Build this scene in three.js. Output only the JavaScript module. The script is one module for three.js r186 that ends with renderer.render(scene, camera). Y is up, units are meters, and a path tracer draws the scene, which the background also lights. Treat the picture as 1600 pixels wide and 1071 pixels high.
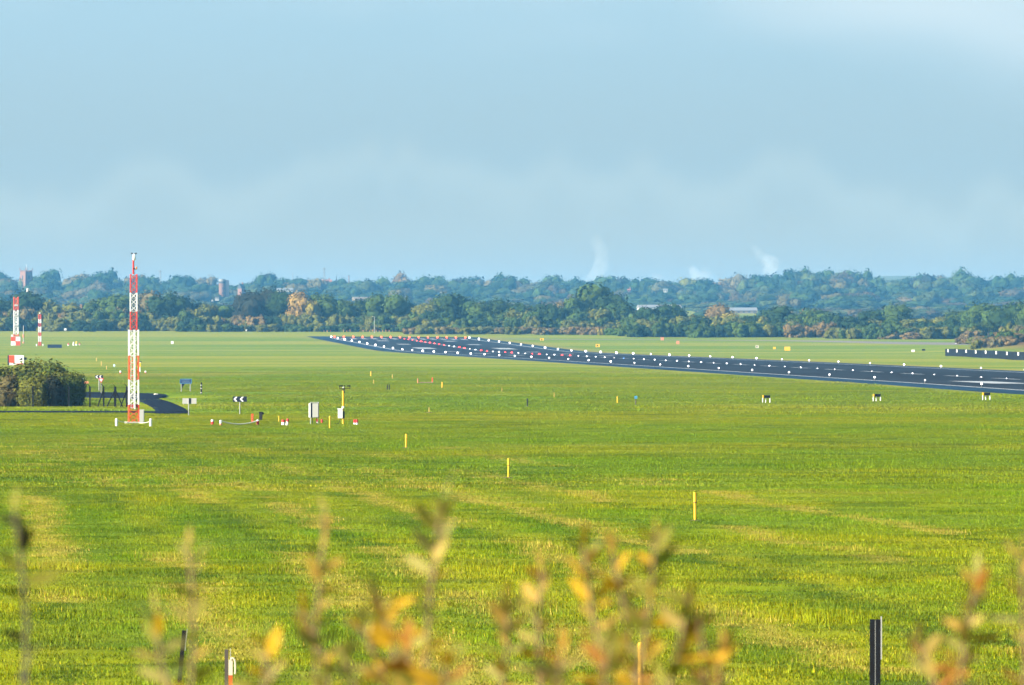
import * as THREE from 'three';
import { mergeGeometries } from 'three/addons/utils/BufferGeometryUtils.js';

// ------------------------------------------------------------------ camera, sky, sun, exposure
const scene = new THREE.Scene();
const F = 13333;                                   // focal length in picture units (1600 wide): a 300 mm lens
const EYE = 8;                                     // height of the eye above the datum
const camera = new THREE.PerspectiveCamera(2 * Math.atan(535.5 / F) * 180 / Math.PI, 1600 / 1071, 1, 40000);
camera.position.set(0, EYE, 0);
camera.rotation.x = -Math.atan(35.5 / F);
camera.focus = 230;
camera.userData.fStop = 16.5;
scene.add(camera);

const renderer = new THREE.WebGLRenderer({ antialias: true });
renderer.toneMapping = THREE.LinearToneMapping;
renderer.toneMappingExposure = 3.8;
renderer.shadowMap.enabled = true;
renderer.shadowMap.type = THREE.PCFSoftShadowMap;

// seeded noise
function rng(seed) { let s = seed >>> 0; return () => { s = (s + 0x6d2b79f5) | 0; let t = Math.imul(s ^ (s >>> 15), 1 | s); t = (t + Math.imul(t ^ (t >>> 7), 61 | t)) ^ t; return ((t ^ (t >>> 14)) >>> 0) / 4294967296; }; }
const hash = (x, y) => { let h = Math.imul(x | 0, 374761393) + Math.imul(y | 0, 668265263); h = Math.imul(h ^ (h >>> 13), 1274126177); return ((h ^ (h >>> 16)) >>> 0) / 4294967296; };
const vnoise = (x, y) => { const i = Math.floor(x), j = Math.floor(y), a = x - i, b = y - j, s = a * a * (3 - 2 * a), t = b * b * (3 - 2 * b); return (hash(i, j) * (1 - s) + hash(i + 1, j) * s) * (1 - t) + (hash(i, j + 1) * (1 - s) + hash(i + 1, j + 1) * s) * t; };
const fbm = (x, y, n = 4) => { let a = 0.5, v = 0, w = 0; for (let k = 0; k < n; k++) { v += a * vnoise(x, y); w += a; x = x * 2.03 + 17.3; y = y * 2.03 - 9.1; a *= 0.5; } return v / w; };
const clamp = (x, a = 0, b = 1) => Math.min(b, Math.max(a, x));
const sstep = (a, b, x) => { const t = clamp((x - a) / (b - a)); return t * t * (3 - 2 * t); };
const mixc = (a, b, t) => [a[0] + (b[0] - a[0]) * t, a[1] + (b[1] - a[1]) * t, a[2] + (b[2] - a[2]) * t];

const SUN = new THREE.Vector3(-0.82, 0.44, 0.42).normalize();

{ // the sky: clear pale blue air, thin high veil, a low bank of faint cumulus all round the horizon
  const AIR = 0.465, W = 4096, H = 2048, data = new Float32Array(W * H * 4);
  const wrapN = (az, el, fx, fy, n, o = 0) => { const p = fbm(az * fx + o, el * fy, n); const q = fbm((az - 360) * fx + o, el * fy, n); const t = sstep(340, 360, az); return p * (1 - t) + q * t; };
  const stops = [[0, [0.325, 0.350, 0.310]], [0.5, [0.285, 0.352, 0.350]], [1.1, [0.246, 0.345, 0.385]], [2.2, [0.254, 0.384, 0.452]], [6, [0.20, 0.37, 0.50]], [20, [0.14, 0.29, 0.45]], [90, [0.07, 0.17, 0.34]]];
  for (let r = 0; r < H; r++) {
    const el = (r + 0.5) / H * 180 - 90, e = Math.max(0, el);
    let k = 0; while (k < stops.length - 2 && e > stops[k + 1][0]) k++;
    const base = mixc(stops[k][1], stops[k + 1][1], sstep(stops[k][0], stops[k + 1][0], e));
    for (let c = 0; c < W; c++) {
      let col = base;
      if (el > -0.5) {
        const az = (c + 0.5) / W * 360;
        if (el < 40) { // thin veil of high cloud, stretched along the horizon
          const v = wrapN(az, el, 0.28, 0.75, 4, 695.6);
          col = mixc(col, [0.42, 0.50, 0.53], 0.75 * sstep(0.42, 0.78, v) * sstep(0.9, 2.1, el) * (1 - sstep(20, 40, el)));
        }
        if (el < 3) { // tops of the low bank
          const top = 0.985 + 1.25 * (wrapN(az, 3570.3, 1.7, 1, 5) - 0.525);
          const body = sstep(top + 0.04, top - 0.08, el) * (1 - sstep(0.02, 0.42, top - el));
          col = mixc(col, [0.34, 0.42, 0.42], 0.45 * body);
        }
      }
      const o = (r * W + c) * 4; data[o] = col[0] * AIR; data[o + 1] = col[1] * AIR; data[o + 2] = col[2] * AIR; data[o + 3] = 1;
    }
  }
  const sky = new THREE.DataTexture(data, W, H, THREE.RGBAFormat, THREE.FloatType);
  sky.mapping = THREE.EquirectangularReflectionMapping; sky.magFilter = THREE.LinearFilter; sky.minFilter = THREE.LinearFilter;
  sky.needsUpdate = true;
  scene.background = sky; scene.environment = sky;
}
const sun = new THREE.DirectionalLight(new THREE.Color(1, 0.90, 0.74), 5);
sun.position.copy(SUN).multiplyScalar(3000).add(new THREE.Vector3(0, 0, -1500));
sun.target.position.set(0, 0, -1500);
sun.castShadow = true; sun.shadow.mapSize.set(4096, 4096);
Object.assign(sun.shadow.camera, { left: -1800, right: 1800, top: 1800, bottom: -1800, near: 1, far: 8000 });
scene.add(sun, sun.target);
scene.fog = new THREE.FogExp2(new THREE.Color().setRGB(0.16, 0.53, 0.95), 0.000052);

// ------------------------------------------------------------------ helpers
const R = rng(7);
const lin = (r, g, b) => new THREE.Color().setRGB(r, g, b);
const std = (c, rough = 0.8, extra = {}) => new THREE.MeshStandardMaterial({ color: Array.isArray(c) ? lin(...c) : c, roughness: rough, ...extra });
const used = new Map();
const numbered = (n) => { const k = used.get(n) ?? 0; used.set(n, k + 1); return k ? n + '_' + String(k).padStart(3, '0') : n; };
function mesh(name, geo, mat, parent) { const m = new THREE.Mesh(geo, mat); m.name = name; m.castShadow = m.receiveShadow = true; parent.add(m); return m; }
function tag(o, label, category, group) { o.userData.label = label; o.userData.category = category; if (group) o.userData.group = group; return o; }
function thing(name, label, category, X, D, group, lift = 0) { const g = new THREE.Group(); g.name = numbered(name); g.position.set(X, groundY(X, D) + lift, -D); scene.add(g); return tag(g, label, category, group); }
function structure(name, geo, mat) { const m = mesh(numbered(name), geo, mat, scene); m.userData.kind = 'structure'; return m; }
const place = (geo, x = 0, y = 0, z = 0, rx = 0, ry = 0, rz = 0) => { geo.applyMatrix4(new THREE.Matrix4().compose(new THREE.Vector3(x, y, z), new THREE.Quaternion().setFromEuler(new THREE.Euler(rx, ry, rz)), new THREE.Vector3(1, 1, 1))); return geo; };
const box = (w, h, d, x = 0, y = 0, z = 0, ry = 0) => place(new THREE.BoxGeometry(w, h, d), x, y, z, 0, ry, 0);
const cyl = (r0, r1, h, x = 0, y = 0, z = 0, n = 10) => place(new THREE.CylinderGeometry(r0, r1, h, n), x, y + h / 2, z);
function bar(a, b, r, n = 5) { // rod between two points
  const p = new THREE.Vector3(...a), q = new THREE.Vector3(...b), d = q.clone().sub(p), g = new THREE.CylinderGeometry(r, r, d.length(), n, 1);
  g.applyQuaternion(new THREE.Quaternion().setFromUnitVectors(new THREE.Vector3(0, 1, 0), d.clone().normalize())); g.translate((p.x + q.x) / 2, (p.y + q.y) / 2, (p.z + q.z) / 2); return g;
}
const merge = (list) => mergeGeometries(list.map((g) => g.index ? g.toNonIndexed() : g).map((g) => { g.deleteAttribute('uv'); return g; }));
const ONES = ['', 'first', 'second', 'third', 'fourth', 'fifth', 'sixth', 'seventh', 'eighth', 'ninth', 'tenth', 'eleventh', 'twelfth', 'thirteenth', 'fourteenth', 'fifteenth', 'sixteenth', 'seventeenth', 'eighteenth', 'nineteenth'];
const TENS = ['', '', 'twenty', 'thirty', 'forty', 'fifty', 'sixty', 'seventy', 'eighty', 'ninety'], TENTH = ['', '', 'twentieth', 'thirtieth', 'fortieth', 'fiftieth', 'sixtieth', 'seventieth', 'eightieth', 'ninetieth'];
const ord = (n) => n < 20 ? ONES[n] : n % 10 ? TENS[Math.floor(n / 10)] + '-' + ONES[n % 10] : TENTH[n / 10];

// ------------------------------------------------------------------ the lie of the land
// height relative to the eye along the view: a bank under the viewer, a shallow dip, the humped runway, fields and a wooded rise
const PROFILE = [[-80, -1.5], [0, -1.7], [15, -2.3], [50, -3.4], [95, -4.07], [201, -4.8], [292, -5.4], [412, -6.1], [504, -6.42], [700, -7.2], [960, -7.8], [1144, -7.98], [1383, -8.15], [1743, -8.42], [2042, -8.71], [2282, -8.95], [2400, -8.97], [2462, -8.79], [2582, -8.25], [2701, -7.65], [2821, -7.1], [2941, -6.48], [3100, -5.2], [3300, -4.2], [3600, -3.4], [4600, -1.5], [5500, 3], [6900, 13], [7600, 13], [9600, 6]];
const TAN = PROFILE.map((p, i, a) => { // monotone cubic tangents
  if (i === 0 || i === a.length - 1) return 0;
  const m0 = (p[1] - a[i - 1][1]) / (p[0] - a[i - 1][0]), m1 = (a[i + 1][1] - p[1]) / (a[i + 1][0] - p[0]);
  return m0 * m1 <= 0 ? 0 : 2 * m0 * m1 / (m0 + m1);
});
function profile(D) {
  let k = 0; while (k < PROFILE.length - 2 && D > PROFILE[k + 1][0]) k++;
  const [a, p] = PROFILE[k], [b, q] = PROFILE[k + 1], w = b - a, t = clamp((D - a) / w, 0, 1), t2 = t * t, t3 = t2 * t;
  return (2 * t3 - 3 * t2 + 1) * p + (t3 - 2 * t2 + t) * w * TAN[k] + (-2 * t3 + 3 * t2) * q + (t3 - t2) * w * TAN[k + 1];
}
// the runway's own axes: s metres beyond its far end (negative towards the viewer), l metres to the right of its centreline
const ANG = Math.atan(0.05835), SA = Math.sin(ANG), CA = Math.cos(ANG), EX = -38.5, ED = 2941;
const rw = (s, l) => [EX - s * SA + l * CA, ED + s * CA + l * SA];
const rwLat = (X, D) => (X - EX) * CA + (D - ED) * SA, rwAlong = (X, D) => -(X - EX) * SA + (D - ED) * CA;
const onRunway = (X, D, pad = 0) => { const l = rwLat(X, D), s = rwAlong(X, D); return Math.abs(l) < 29 + pad && s < 62 + pad && s > -2420; };
// the service road by the gate, and the path along its near end, as centre lines in metres (X, D)
const px = (p, D) => (p - 800) / F * D;
const ROAD = [[269, 630], [265, 680], [252, 732], [237, 780], [214, 825], [178, 858], [130, 880], [60, 895], [-50, 905]].map(([p, D]) => [px(p, D), D]);
const PATH = [[-60, 650], [60, 649], [180, 647], [240, 645], [272, 645]].map(([p, D]) => [px(p, D), D]);
const segDist = (pts, X, D) => { let best = 1e9; for (let i = 0; i + 1 < pts.length; i++) { const [ax, ad] = pts[i], [bx, bd] = pts[i + 1], vx = bx - ax, vd = bd - ad, t = clamp(((X - ax) * vx + (D - ad) * vd) / (vx * vx + vd * vd)); best = Math.min(best, Math.hypot(X - ax - t * vx, D - ad - t * vd)); } return best; };
const roadDist = (X, D) => D < 600 || D > 980 || X > -20 ? 1e9 : Math.min(segDist(ROAD.slice(0, 5), X, D) - 1.3, segDist(ROAD.slice(4), X, D) - 7, segDist(PATH, X, D) - 5);
function rough(X, D) { // lumps and hollows in the turf
  const near = 1 - sstep(240, 420, D), mid = sstep(200, 380, D) * (1 - sstep(850, 1000, D));
  let v = 0;
  if (near > 0) v += near * (0.15 * (fbm(X / 3.2, D / 3.6, 3) - 0.5) + 0.20 * (fbm(X / 11 + 5, D / 13, 2) - 0.5) + 0.05 * Math.pow(vnoise(X / 0.9 + 31, D / 1.1), 3));
  if (mid > 0) v += mid * (0.26 * (fbm(X / 11, D / 13, 4) - 0.5));
  if (D > 900 && D < 3300) v += 0.22 * (fbm(X / 34, D / 45, 2) - 0.5) * sstep(900, 1100, D);
  const calm = Math.min(sstep(32, 60, Math.abs(rwLat(X, D))) + sstep(70, 120, rwAlong(X, D)), 1) * sstep(0, 10, roadDist(X, D));
  return v * calm;
}
function groundH(X, D) {
  const tilt = -0.0063 * clamp(rwLat(X, D), -45, 45) * sstep(850, 1050, D) * (1 - sstep(3000, 3200, D));
  let h = profile(D) + tilt + rough(X, D);
  h += 5.5 * Math.exp(-0.5 * (((X - 178) / 26) ** 2 + ((D - 2420) / 130) ** 2));        // bracken bank behind the boundary fence
  if (D > 3500) h += (5 * (fbm(X / 160 + 3, D / 300, 2) - 0.5)) * sstep(4000, 5500, D);
  return h;
}
const groundY = (X, D) => EYE + groundH(X, D);
function depthAt(p, py) { // distance at which level ground shows at that height of the picture
  let a = 60, b = 3400; for (let k = 0; k < 40; k++) { const m = (a + b) / 2; (500 - F * profile(m) / m > py) ? a = m : b = m; } return (a + b) / 2;
}
const spot = (p, py) => { const D = depthAt(p, py); return [px(p, D), D]; };
const mpp = (D) => D / F;                           // metres to one picture unit at a distance

// turf colours: fresh, yellowing, straw and dark tufted grass in patches, with straw-coloured wheel tracks along the mowing direction
const TRACKS = [-2.1, 0.7, 2.9, 5.3, 7.2, 10.2, 13.0, 16.4, 20.5];
function turf(X, D) {
  const a = fbm(X / 22 + 40, D / 34 + 7, 4), b = fbm(X / 5.5 - 8, D / 7 + 90, 4), c = fbm(X / 1.3 + 3, D / 1.7, 3), g = fbm(X / 60, D / 70 + 33, 3);
  let col = mixc([0.160, 0.278, 0.002], [0.305, 0.335, 0.002], sstep(0.34, 0.66, 0.4 * a + 0.4 * b + 0.2 * g));
  col = mixc(col, [0.060, 0.145, 0.002], 0.68 * sstep(0.51, 0.66, b * 0.55 + c * 0.45));
  col = mixc(col, [0.19, 0.29, 0.018], 0.45 * sstep(0.50, 0.62, fbm(X / 3 + 70, D / 4.5 + 11, 3)));
  col = mixc(col, [0.41, 0.36, 0.06], 0.5 * sstep(0.58, 0.74, 0.35 * a + 0.40 * (1 - b) + 0.25 * c));
  if (D < 520) {
    const u = X + 0.05835 * D + 0.5 * (fbm(D / 30, 1.5, 2) - 0.5);
    const band = Math.sin(u * 2.42 + 0.8 * fbm(D / 40, 8, 2)), lane = (1 - sstep(400, 520, D)) * (1 - sstep(13, 19, u + 6 * (fbm(X / 9, D / 20, 2) - 0.5)));   // mower lanes
    col = mixc(col, band > 0 ? [0.30, 0.32, 0.01] : [0.07, 0.16, 0.003], 0.36 * lane * sstep(0.15, 0.6, Math.abs(band)) * (0.4 + 1.2 * fbm(X / 3, D / 12, 2)));
    for (const k of TRACKS) {
      const t = 1 - Math.abs(u - k) / 0.36; if (t <= 0) continue;
      col = mixc(col, fbm(D / 26, k * 3.1, 2) > 0.40 ? [0.44, 0.37, 0.06] : [0.055, 0.13, 0.004], 0.8 * sstep(0, 0.5, t) * sstep(0.26, 0.44, fbm(D / 13, k * 7.7, 3)) * (1 - sstep(380, 520, D)));
    }
  }
  const far = sstep(0.44, 0.58, fbm(X / 110 + 4, D / 150 + 2, 4) + (D > 1000 ? Math.min(0.3, (D - 1000) / 2500) : -0.5));   // less saturated grass in noisy patches, more of it with distance
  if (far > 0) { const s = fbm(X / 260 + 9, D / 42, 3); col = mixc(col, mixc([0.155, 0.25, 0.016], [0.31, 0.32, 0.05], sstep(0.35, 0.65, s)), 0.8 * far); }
  const l = rwLat(X, D); if (D > 880 && D < 3010) { const e = Math.abs(l) - 29.5; if (e > 0) col = mixc(col, [0.34, 0.27, 0.10], (l > 0 ? 0.8 : 0.4) * (1 - sstep(1, l > 0 ? 11 : 6, e)) * (0.6 + 0.4 * vnoise(D / 9, l / 3))); }
  if (D > 2200 && X > 100) col = mixc(col, [0.20, 0.115, 0.05], sstep(0.1, 0.45, Math.exp(-0.5 * (((X - 178) / 26) ** 2 + ((D - 2420) / 130) ** 2))));
  return col;
}

// ------------------------------------------------------------------ ground
{
  const steps = (list) => { const out = []; for (const [a, b, s] of list) for (let v = a; v < b - 1e-6; v += s) out.push(v); return out; };
  const rows = [...steps([[-80, 72, 8], [72, 260, 0.5], [260, 600, 1.5], [600, 1000, 3], [1000, 3400, 10], [3400, 9600, 100]]), 9600];
  const half = steps([[0, 16, 0.5], [16, 50, 1.5], [50, 110, 4], [110, 420, 12], [420, 6000, 240]]); half.push(6000);
  const cols = [...half.slice(1).reverse().map((v) => -v), ...half], n = cols.length;
  const pos = new Float32Array(rows.length * n * 3), uv = new Float32Array(rows.length * n * 2), colr = new Float32Array(rows.length * n * 3), idx = [];
  rows.forEach((D, i) => cols.forEach((X, j) => {
    const k = i * n + j; let y = groundY(X, D);
    if (onRunway(X, D, -3)) y -= 0.35; else if (roadDist(X, D) < -0.8) y -= 0.12;
    pos.set([X, y, -D], k * 3); uv.set([X / 6, D / 6], k * 2);
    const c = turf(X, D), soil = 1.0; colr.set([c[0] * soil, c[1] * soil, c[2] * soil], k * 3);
  }));
  for (let i = 0; i + 1 < rows.length; i++) for (let j = 0; j + 1 < n; j++) { const a = i * n + j, b = a + 1, c = a + n, d = c + 1; idx.push(a, b, c, b, d, c); }
  const g = new THREE.BufferGeometry();
  g.setAttribute('position', new THREE.BufferAttribute(pos, 3)); g.setAttribute('uv', new THREE.BufferAttribute(uv, 2)); g.setAttribute('color', new THREE.BufferAttribute(colr, 3)); g.setIndex(idx); g.computeVertexNormals();
  const S = 512, d = new Uint8Array(S * S * 4);
  for (let y = 0; y < S; y++) for (let x = 0; x < S; x++) { const t = 0.62 + 0.38 * Math.pow(0.5 * hash(x, y) + 0.5 * hash(x >> 1, (y >> 1) + 999), 1.2), o = (y * S + x) * 4; d[o] = 255 * clamp(t * 1.02); d[o + 1] = 255 * t; d[o + 2] = 255 * t * 0.9; d[o + 3] = 255; }
  const t = new THREE.DataTexture(d, S, S); t.colorSpace = THREE.SRGBColorSpace; t.wrapS = t.wrapT = THREE.RepeatWrapping; t.magFilter = THREE.LinearFilter; t.needsUpdate = true;
  structure('ground', g, new THREE.MeshPhysicalMaterial({ map: t, vertexColors: true, roughness: 1, specularIntensity: 0.1 }));
}

// ------------------------------------------------------------------ grass: tufts of blades through the visible field
function tuft(radius, count, h0, h1, w, seed) {
  const r = rng(seed), pos = [], nor = [], col = [];
  for (let k = 0; k < count; k++) {
    const a = r() * 6.283, q = radius * Math.sqrt(r()), x = Math.cos(a) * q, z = Math.sin(a) * q, h = h0 + (h1 - h0) * r() * r(), t = r() * 6.283, dx = Math.cos(t) * w / 2, dz = Math.sin(t) * w / 2, l = r() * 6.283, lean = h * (0.2 + 0.6 * r());
    pos.push(x - dx, -0.02, z - dz, x + dx, -0.02, z + dz, x + Math.cos(l) * lean, h, z + Math.sin(l) * lean);
    const n = new THREE.Vector3(-Math.sin(t), 0, Math.cos(t)); if (r() < 0.5) n.negate(); n.y = 0.9; n.normalize();
    for (let i = 0; i < 3; i++) nor.push(n.x, n.y, n.z);
    const v = 0.85 + 0.3 * r(), dry = r() < 0.05 ? 1 : 0; const c = dry ? [1.9 * v, 1.35 * v, 2.2 * v] : [v * (0.9 + 0.25 * r()), v, v];
    for (let i = 0; i < 3; i++) col.push(...c);
  }
  const g = new THREE.BufferGeometry(); g.setAttribute('position', new THREE.Float32BufferAttribute(pos, 3)); g.setAttribute('normal', new THREE.Float32BufferAttribute(nor, 3)); g.setAttribute('color', new THREE.Float32BufferAttribute(col, 3)); return g;
}
{
  const mat = new THREE.MeshPhysicalMaterial({ vertexColors: true, roughness: 0.9, specularIntensity: 0.25, transmission: 0.3, thickness: 0, side: THREE.DoubleSide });
  const zones = [
    { d0: 78, d1: 265, step: 0.42, r: 0.5, n: 150, h0: 0.012, h1: 0.055, w: 0.011, fade: 0, label: 'rough mown grass of the near field, in blades' },
    { d0: 250, d1: 640, step: 1.05, r: 1.35, n: 230, h0: 0.015, h1: 0.06, w: 0.022, fade: 0, label: 'mown grass of the middle field round the masts and posts' },
    { d0: 620, d1: 1500, step: 4.2, r: 5.5, n: 700, h0: 0.02, h1: 0.07, w: 0.05, fade: 0, label: 'mown grass of the field before and beside the runway' },
  ];
  zones.forEach((zn, zi) => {
    const r = rng(100 + zi), items = [];
    for (let D = zn.d0; D < zn.d1; D += zn.step) {
      const hw = 0.0625 * D + 2.5;
      for (let X = -hw; X < hw; X += zn.step) {
        const x = X + (r() - 0.5) * zn.step, d = D + (r() - 0.5) * zn.step, turn = r() * 6.283, s = 0.75 + 0.5 * r(), tall = fbm(x / 2.1 + 50, d / 2.6, 2);
        if (zi === 2 && r() < sstep(900, 1480, d)) continue;
        if (onRunway(x, d, zn.r + 0.6) || roadDist(x, d) < zn.r * 0.8) continue;
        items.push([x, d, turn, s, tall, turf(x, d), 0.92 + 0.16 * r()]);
      }
    }
    const g = tuft(zn.r, zn.n, zn.h0, zn.h1, zn.w, 200 + zi), im = new THREE.InstancedMesh(g, mat, items.length), m = new THREE.Matrix4(), q = new THREE.Quaternion(), up = new THREE.Vector3(0, 1, 0), c = new THREE.Color();
    items.forEach(([x, d, turn, s, tall, col, v], k) => {
      q.setFromAxisAngle(up, turn); m.compose(new THREE.Vector3(x, groundY(x, d), -d), q, new THREE.Vector3(s, s * (0.6 + 0.7 * sstep(0.3, 0.7, tall) + 1.3 * sstep(0.66, 0.8, tall)), s)); im.setMatrixAt(k, m);
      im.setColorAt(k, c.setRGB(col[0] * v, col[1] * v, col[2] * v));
    });
    im.name = numbered('grass'); im.userData.kind = 'stuff'; im.userData.label = zn.label; im.userData.category = 'grass'; im.castShadow = im.receiveShadow = true; scene.add(im);
  });
}

// ------------------------------------------------------------------ paved surfaces
function grainTexture(S, lo, seed, tint = [1, 1, 1]) { const d = new Uint8Array(S * S * 4); for (let y = 0; y < S; y++) for (let x = 0; x < S; x++) { const t = lo + (1 - lo) * (0.5 * hash(x + seed, y) + 0.5 * vnoise(x / 9 + seed, y / 9)), o = (y * S + x) * 4; for (let c = 0; c < 3; c++) d[o + c] = 255 * t * tint[c]; d[o + 3] = 255; } const t = new THREE.DataTexture(d, S, S); t.colorSpace = THREE.SRGBColorSpace; t.wrapS = t.wrapT = THREE.RepeatWrapping; t.magFilter = THREE.LinearFilter; t.needsUpdate = true; return t; }
const tarTexture = grainTexture(256, 0.7, 3);
function strip(ss, ls, lift, at, colorOf, flat) { // sheet over a grid of (s, l), each corner on the ground
  const pos = [], uv = [], col = [], idx = [], n = ls.length;
  ss.forEach((s) => ls.forEach((l) => { const [X, D] = at(s, l); pos.push(X, EYE + (flat ? flat(X, D) : groundH(X, D)) + (typeof lift === 'function' ? lift(s, l) : lift), -D); uv.push(l / 5, s / 5); if (colorOf) col.push(...colorOf(s, l)); }));
  for (let i = 0; i + 1 < ss.length; i++) for (let j = 0; j + 1 < n; j++) { const a = i * n + j; idx.push(a, a + 1, a + n, a + 1, a + n + 1, a + n); }
  const g = new THREE.BufferGeometry(); g.setAttribute('position', new THREE.Float32BufferAttribute(pos, 3)); g.setAttribute('uv', new THREE.Float32BufferAttribute(uv, 2)); if (colorOf) g.setAttribute('color', new THREE.Float32BufferAttribute(col, 3)); g.setIndex(idx); g.computeVertexNormals(); return g;
}
const range = (a, b, n) => Array.from({ length: n + 1 }, (_, k) => a + (b - a) * k / n);
const asphalt = new THREE.MeshPhysicalMaterial({ map: tarTexture, vertexColors: true, roughness: 0.9, specularIntensity: 0.12 });
const runway = structure('runway', strip(range(-2400, 60, 246), [-30.4, -30, -24.5, -22, -16, -10, -6, -3, 0, 3, 6, 10, 16, 22, 24.5, 30, 30.4], (s, l) => Math.abs(l) > 30.2 ? -0.5 : 0.05, rw, (s, l) => {
  const v = 0.4 + 1.2 * fbm(s / 55 + 3, l / 5, 4);
  const rub = Math.max(0, 1 - Math.abs(Math.abs(l) - 4) / 6) * (0.5 + 0.5 * sstep(-1250, -350, s)) * (1 - sstep(-120, 0, s));   // tyre rubber on the wheel lines
  return Math.abs(l) > 24 ? [0.013 * v, 0.040 * v, 0.074 * v] : mixc([0.022 * v, 0.030 * v, 0.042 * v], [0.007, 0.009, 0.013], 0.75 * rub);
}), asphalt);
const paint = new THREE.MeshStandardMaterial({ color: lin(0.36, 0.38, 0.39), roughness: 0.7, map: grainTexture(128, 0.75, 9) });
const marking = (name, s0, s1, l0, l1) => { const m = mesh(name, strip(range(s0, s1, Math.max(1, Math.round((s1 - s0) / 30))), [l0, l1], 0.075, rw), paint, runway); return m; };
marking('edge_line', -2400, 0, -24.2, -23.3); marking('edge_line', -2400, 0, 23.3, 24.2);
for (let s = -105; s > -2350; s -= 60) marking('centreline_dash', s - 30, s, -0.45, 0.45);
for (let k = 0; k < 6; k++) for (const d of [-1, 1]) marking('threshold_bar', -42, -8, d * (2.2 + 3.5 * k), d * (4 + 3.5 * k));
for (const s of [-118, -268, -568, -718, -868]) for (const d of [-1, 1]) marking('touchdown_bar', s - 11, s + 11, d * 9.2, d * 13);
for (const s of [-418, -1885]) for (const d of [-1, 1]) marking('aiming_mark', s - 24, s + 24, d * 9.2, d * 14.6);
marking('end_line', -3, -1, -23, 23);

function ribbon(pts, width, n = 14) { // road along a smoothed centre line
  const c = new THREE.CatmullRomCurve3(pts.map(([X, D]) => new THREE.Vector3(X, 0, D))), N = pts.length * n, ss = range(0, 1, N);
  const W = typeof width === 'function' ? width : () => width;
  return strip(ss, [-1, -0.98, -0.5, 0, 0.5, 0.98, 1], (s, l) => Math.abs(l) > 0.99 ? -0.25 : 0.045, (s, l) => { const p = c.getPoint(s), t = c.getTangent(s), k = W(s) / 2 * l; return [p.x + t.z * k, p.z - t.x * k]; });
}
const roadTar = new THREE.MeshPhysicalMaterial({ map: tarTexture, color: lin(0.008, 0.014, 0.028), roughness: 0.9, specularIntensity: 0.1 });
structure('service_road', ribbon(ROAD, (s) => 2.5 + 12 * sstep(0.42, 0.75, s)), roadTar);
structure('perimeter_path', ribbon(PATH, 10), roadTar).position.y = 0.02;
structure('taxiway', ribbon([[780, 2955], [1000, 2925], [1200, 2890], [1330, 2840], [1420, 2790], [1520, 2720], [1680, 2640]].map(([p, D]) => [px(p, D), D]), (s) => 14 + 46 * s * s), new THREE.MeshStandardMaterial({ map: tarTexture, color: lin(0.17, 0.14, 0.12), roughness: 0.95 }));

// ------------------------------------------------------------------ runway lights
const glow = (c, k) => new THREE.MeshStandardMaterial({ color: lin(0.5 * c[0], 0.5 * c[1], 0.5 * c[2]), roughness: 0.4, emissive: lin(...c), emissiveIntensity: k });
const whiteGlow = glow([1, 0.97, 1], 3), dimGlow = glow([1, 0.97, 0.95], 1.6), midGlow = glow([0.95, 0.97, 1], 2.4), redGlow = glow([1, 0.025, 0.015], 2.2), orangeGlow = glow([1, 0.06, 0.02], 2.2), blueGlow = glow([0.1, 0.35, 1], 1.4);
const bodyPaint = std([0.09, 0.09, 0.09], 0.6);
const lensGeo = new THREE.SphereGeometry(0.21, 12, 8), stemGeo = merge([cyl(0.12, 0.15, 0.06, 0, 0, 0), cyl(0.05, 0.05, 0.22, 0, 0.05, 0), cyl(0.13, 0.09, 0.1, 0, 0.25, 0)]);
const insetGeo = (() => { const g = new THREE.SphereGeometry(0.20, 12, 6, 0, 6.3, 0, Math.PI / 2); g.scale(1, 0.9, 1); return g; })(), rimGeo = cyl(0.28, 0.33, 0.05, 0, 0, 0, 14);
function lamp(name, s, l, glowing, label, group, inset, scale = 1) {
  if (glowing === whiteGlow) { const h = hash(Math.round(s), Math.round(l * 3) + 41); if (h < 0.3) glowing = dimGlow; else if (h < 0.6) glowing = midGlow; }
  const [X, D] = rw(s, l), t = thing(name, label, 'light', X, D, group, 0.06);
  if (inset) { mesh('rim', rimGeo, bodyPaint, t); const b = mesh('lens', insetGeo, glowing, t); b.position.y = 0.04; b.scale.setScalar(scale); }
  else { mesh('stem', stemGeo, bodyPaint, t); const b = mesh('lens', lensGeo, glowing, t); b.position.y = 0.44; b.scale.setScalar(scale); }
}
const size = (s) => 0.42 + 0.70 * sstep(-1900, -100, s);   // far lenses enlarged, so the glare round each lamp is built into its size
for (let n = 0; n < 35; n++) {
  lamp('runway_edge_light', -60 * n, -23.85, whiteGlow, `white runway light on the near edge line, ${ord(n + 1)} from the far end`, 'white lights along the near runway edge', false, size(-60 * n) * (0.85 + 0.35 * hash(n, 3)));
  if (n < 29) lamp('runway_edge_light', -60 * n, 23.85, whiteGlow, `white runway light on the far edge line, ${ord(n + 1)} from the far end`, 'white lights along the far runway edge', false, size(-60 * n) * (0.85 + 0.35 * hash(n, 8)));
}
for (let k = 1; k < 66; k++) {
  const red = k <= 10 || (k <= 31 && Math.floor((k - 11) / 2) % 2 === 1), blue = k === 36;
  lamp('centreline_light', -30 * k, 0, blue ? blueGlow : red ? redGlow : whiteGlow, `${blue ? 'bluish' : red ? 'red' : 'white'} inset light on the runway centreline, ${ord(k)} from the far end`, 'inset lights along the runway centreline', true, size(-30 * k) * (0.7 + 0.55 * hash(k, 5)) * (red ? 1.35 : 1));
}
for (let k = 0; k < 15; k++) lamp('runway_end_light', 3, -22.6 + 45.2 * k / 14, orangeGlow, `red light in the row across the runway end, ${ord(k + 1)} from the left`, 'red lights across the far runway end', false, 1.45);

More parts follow.
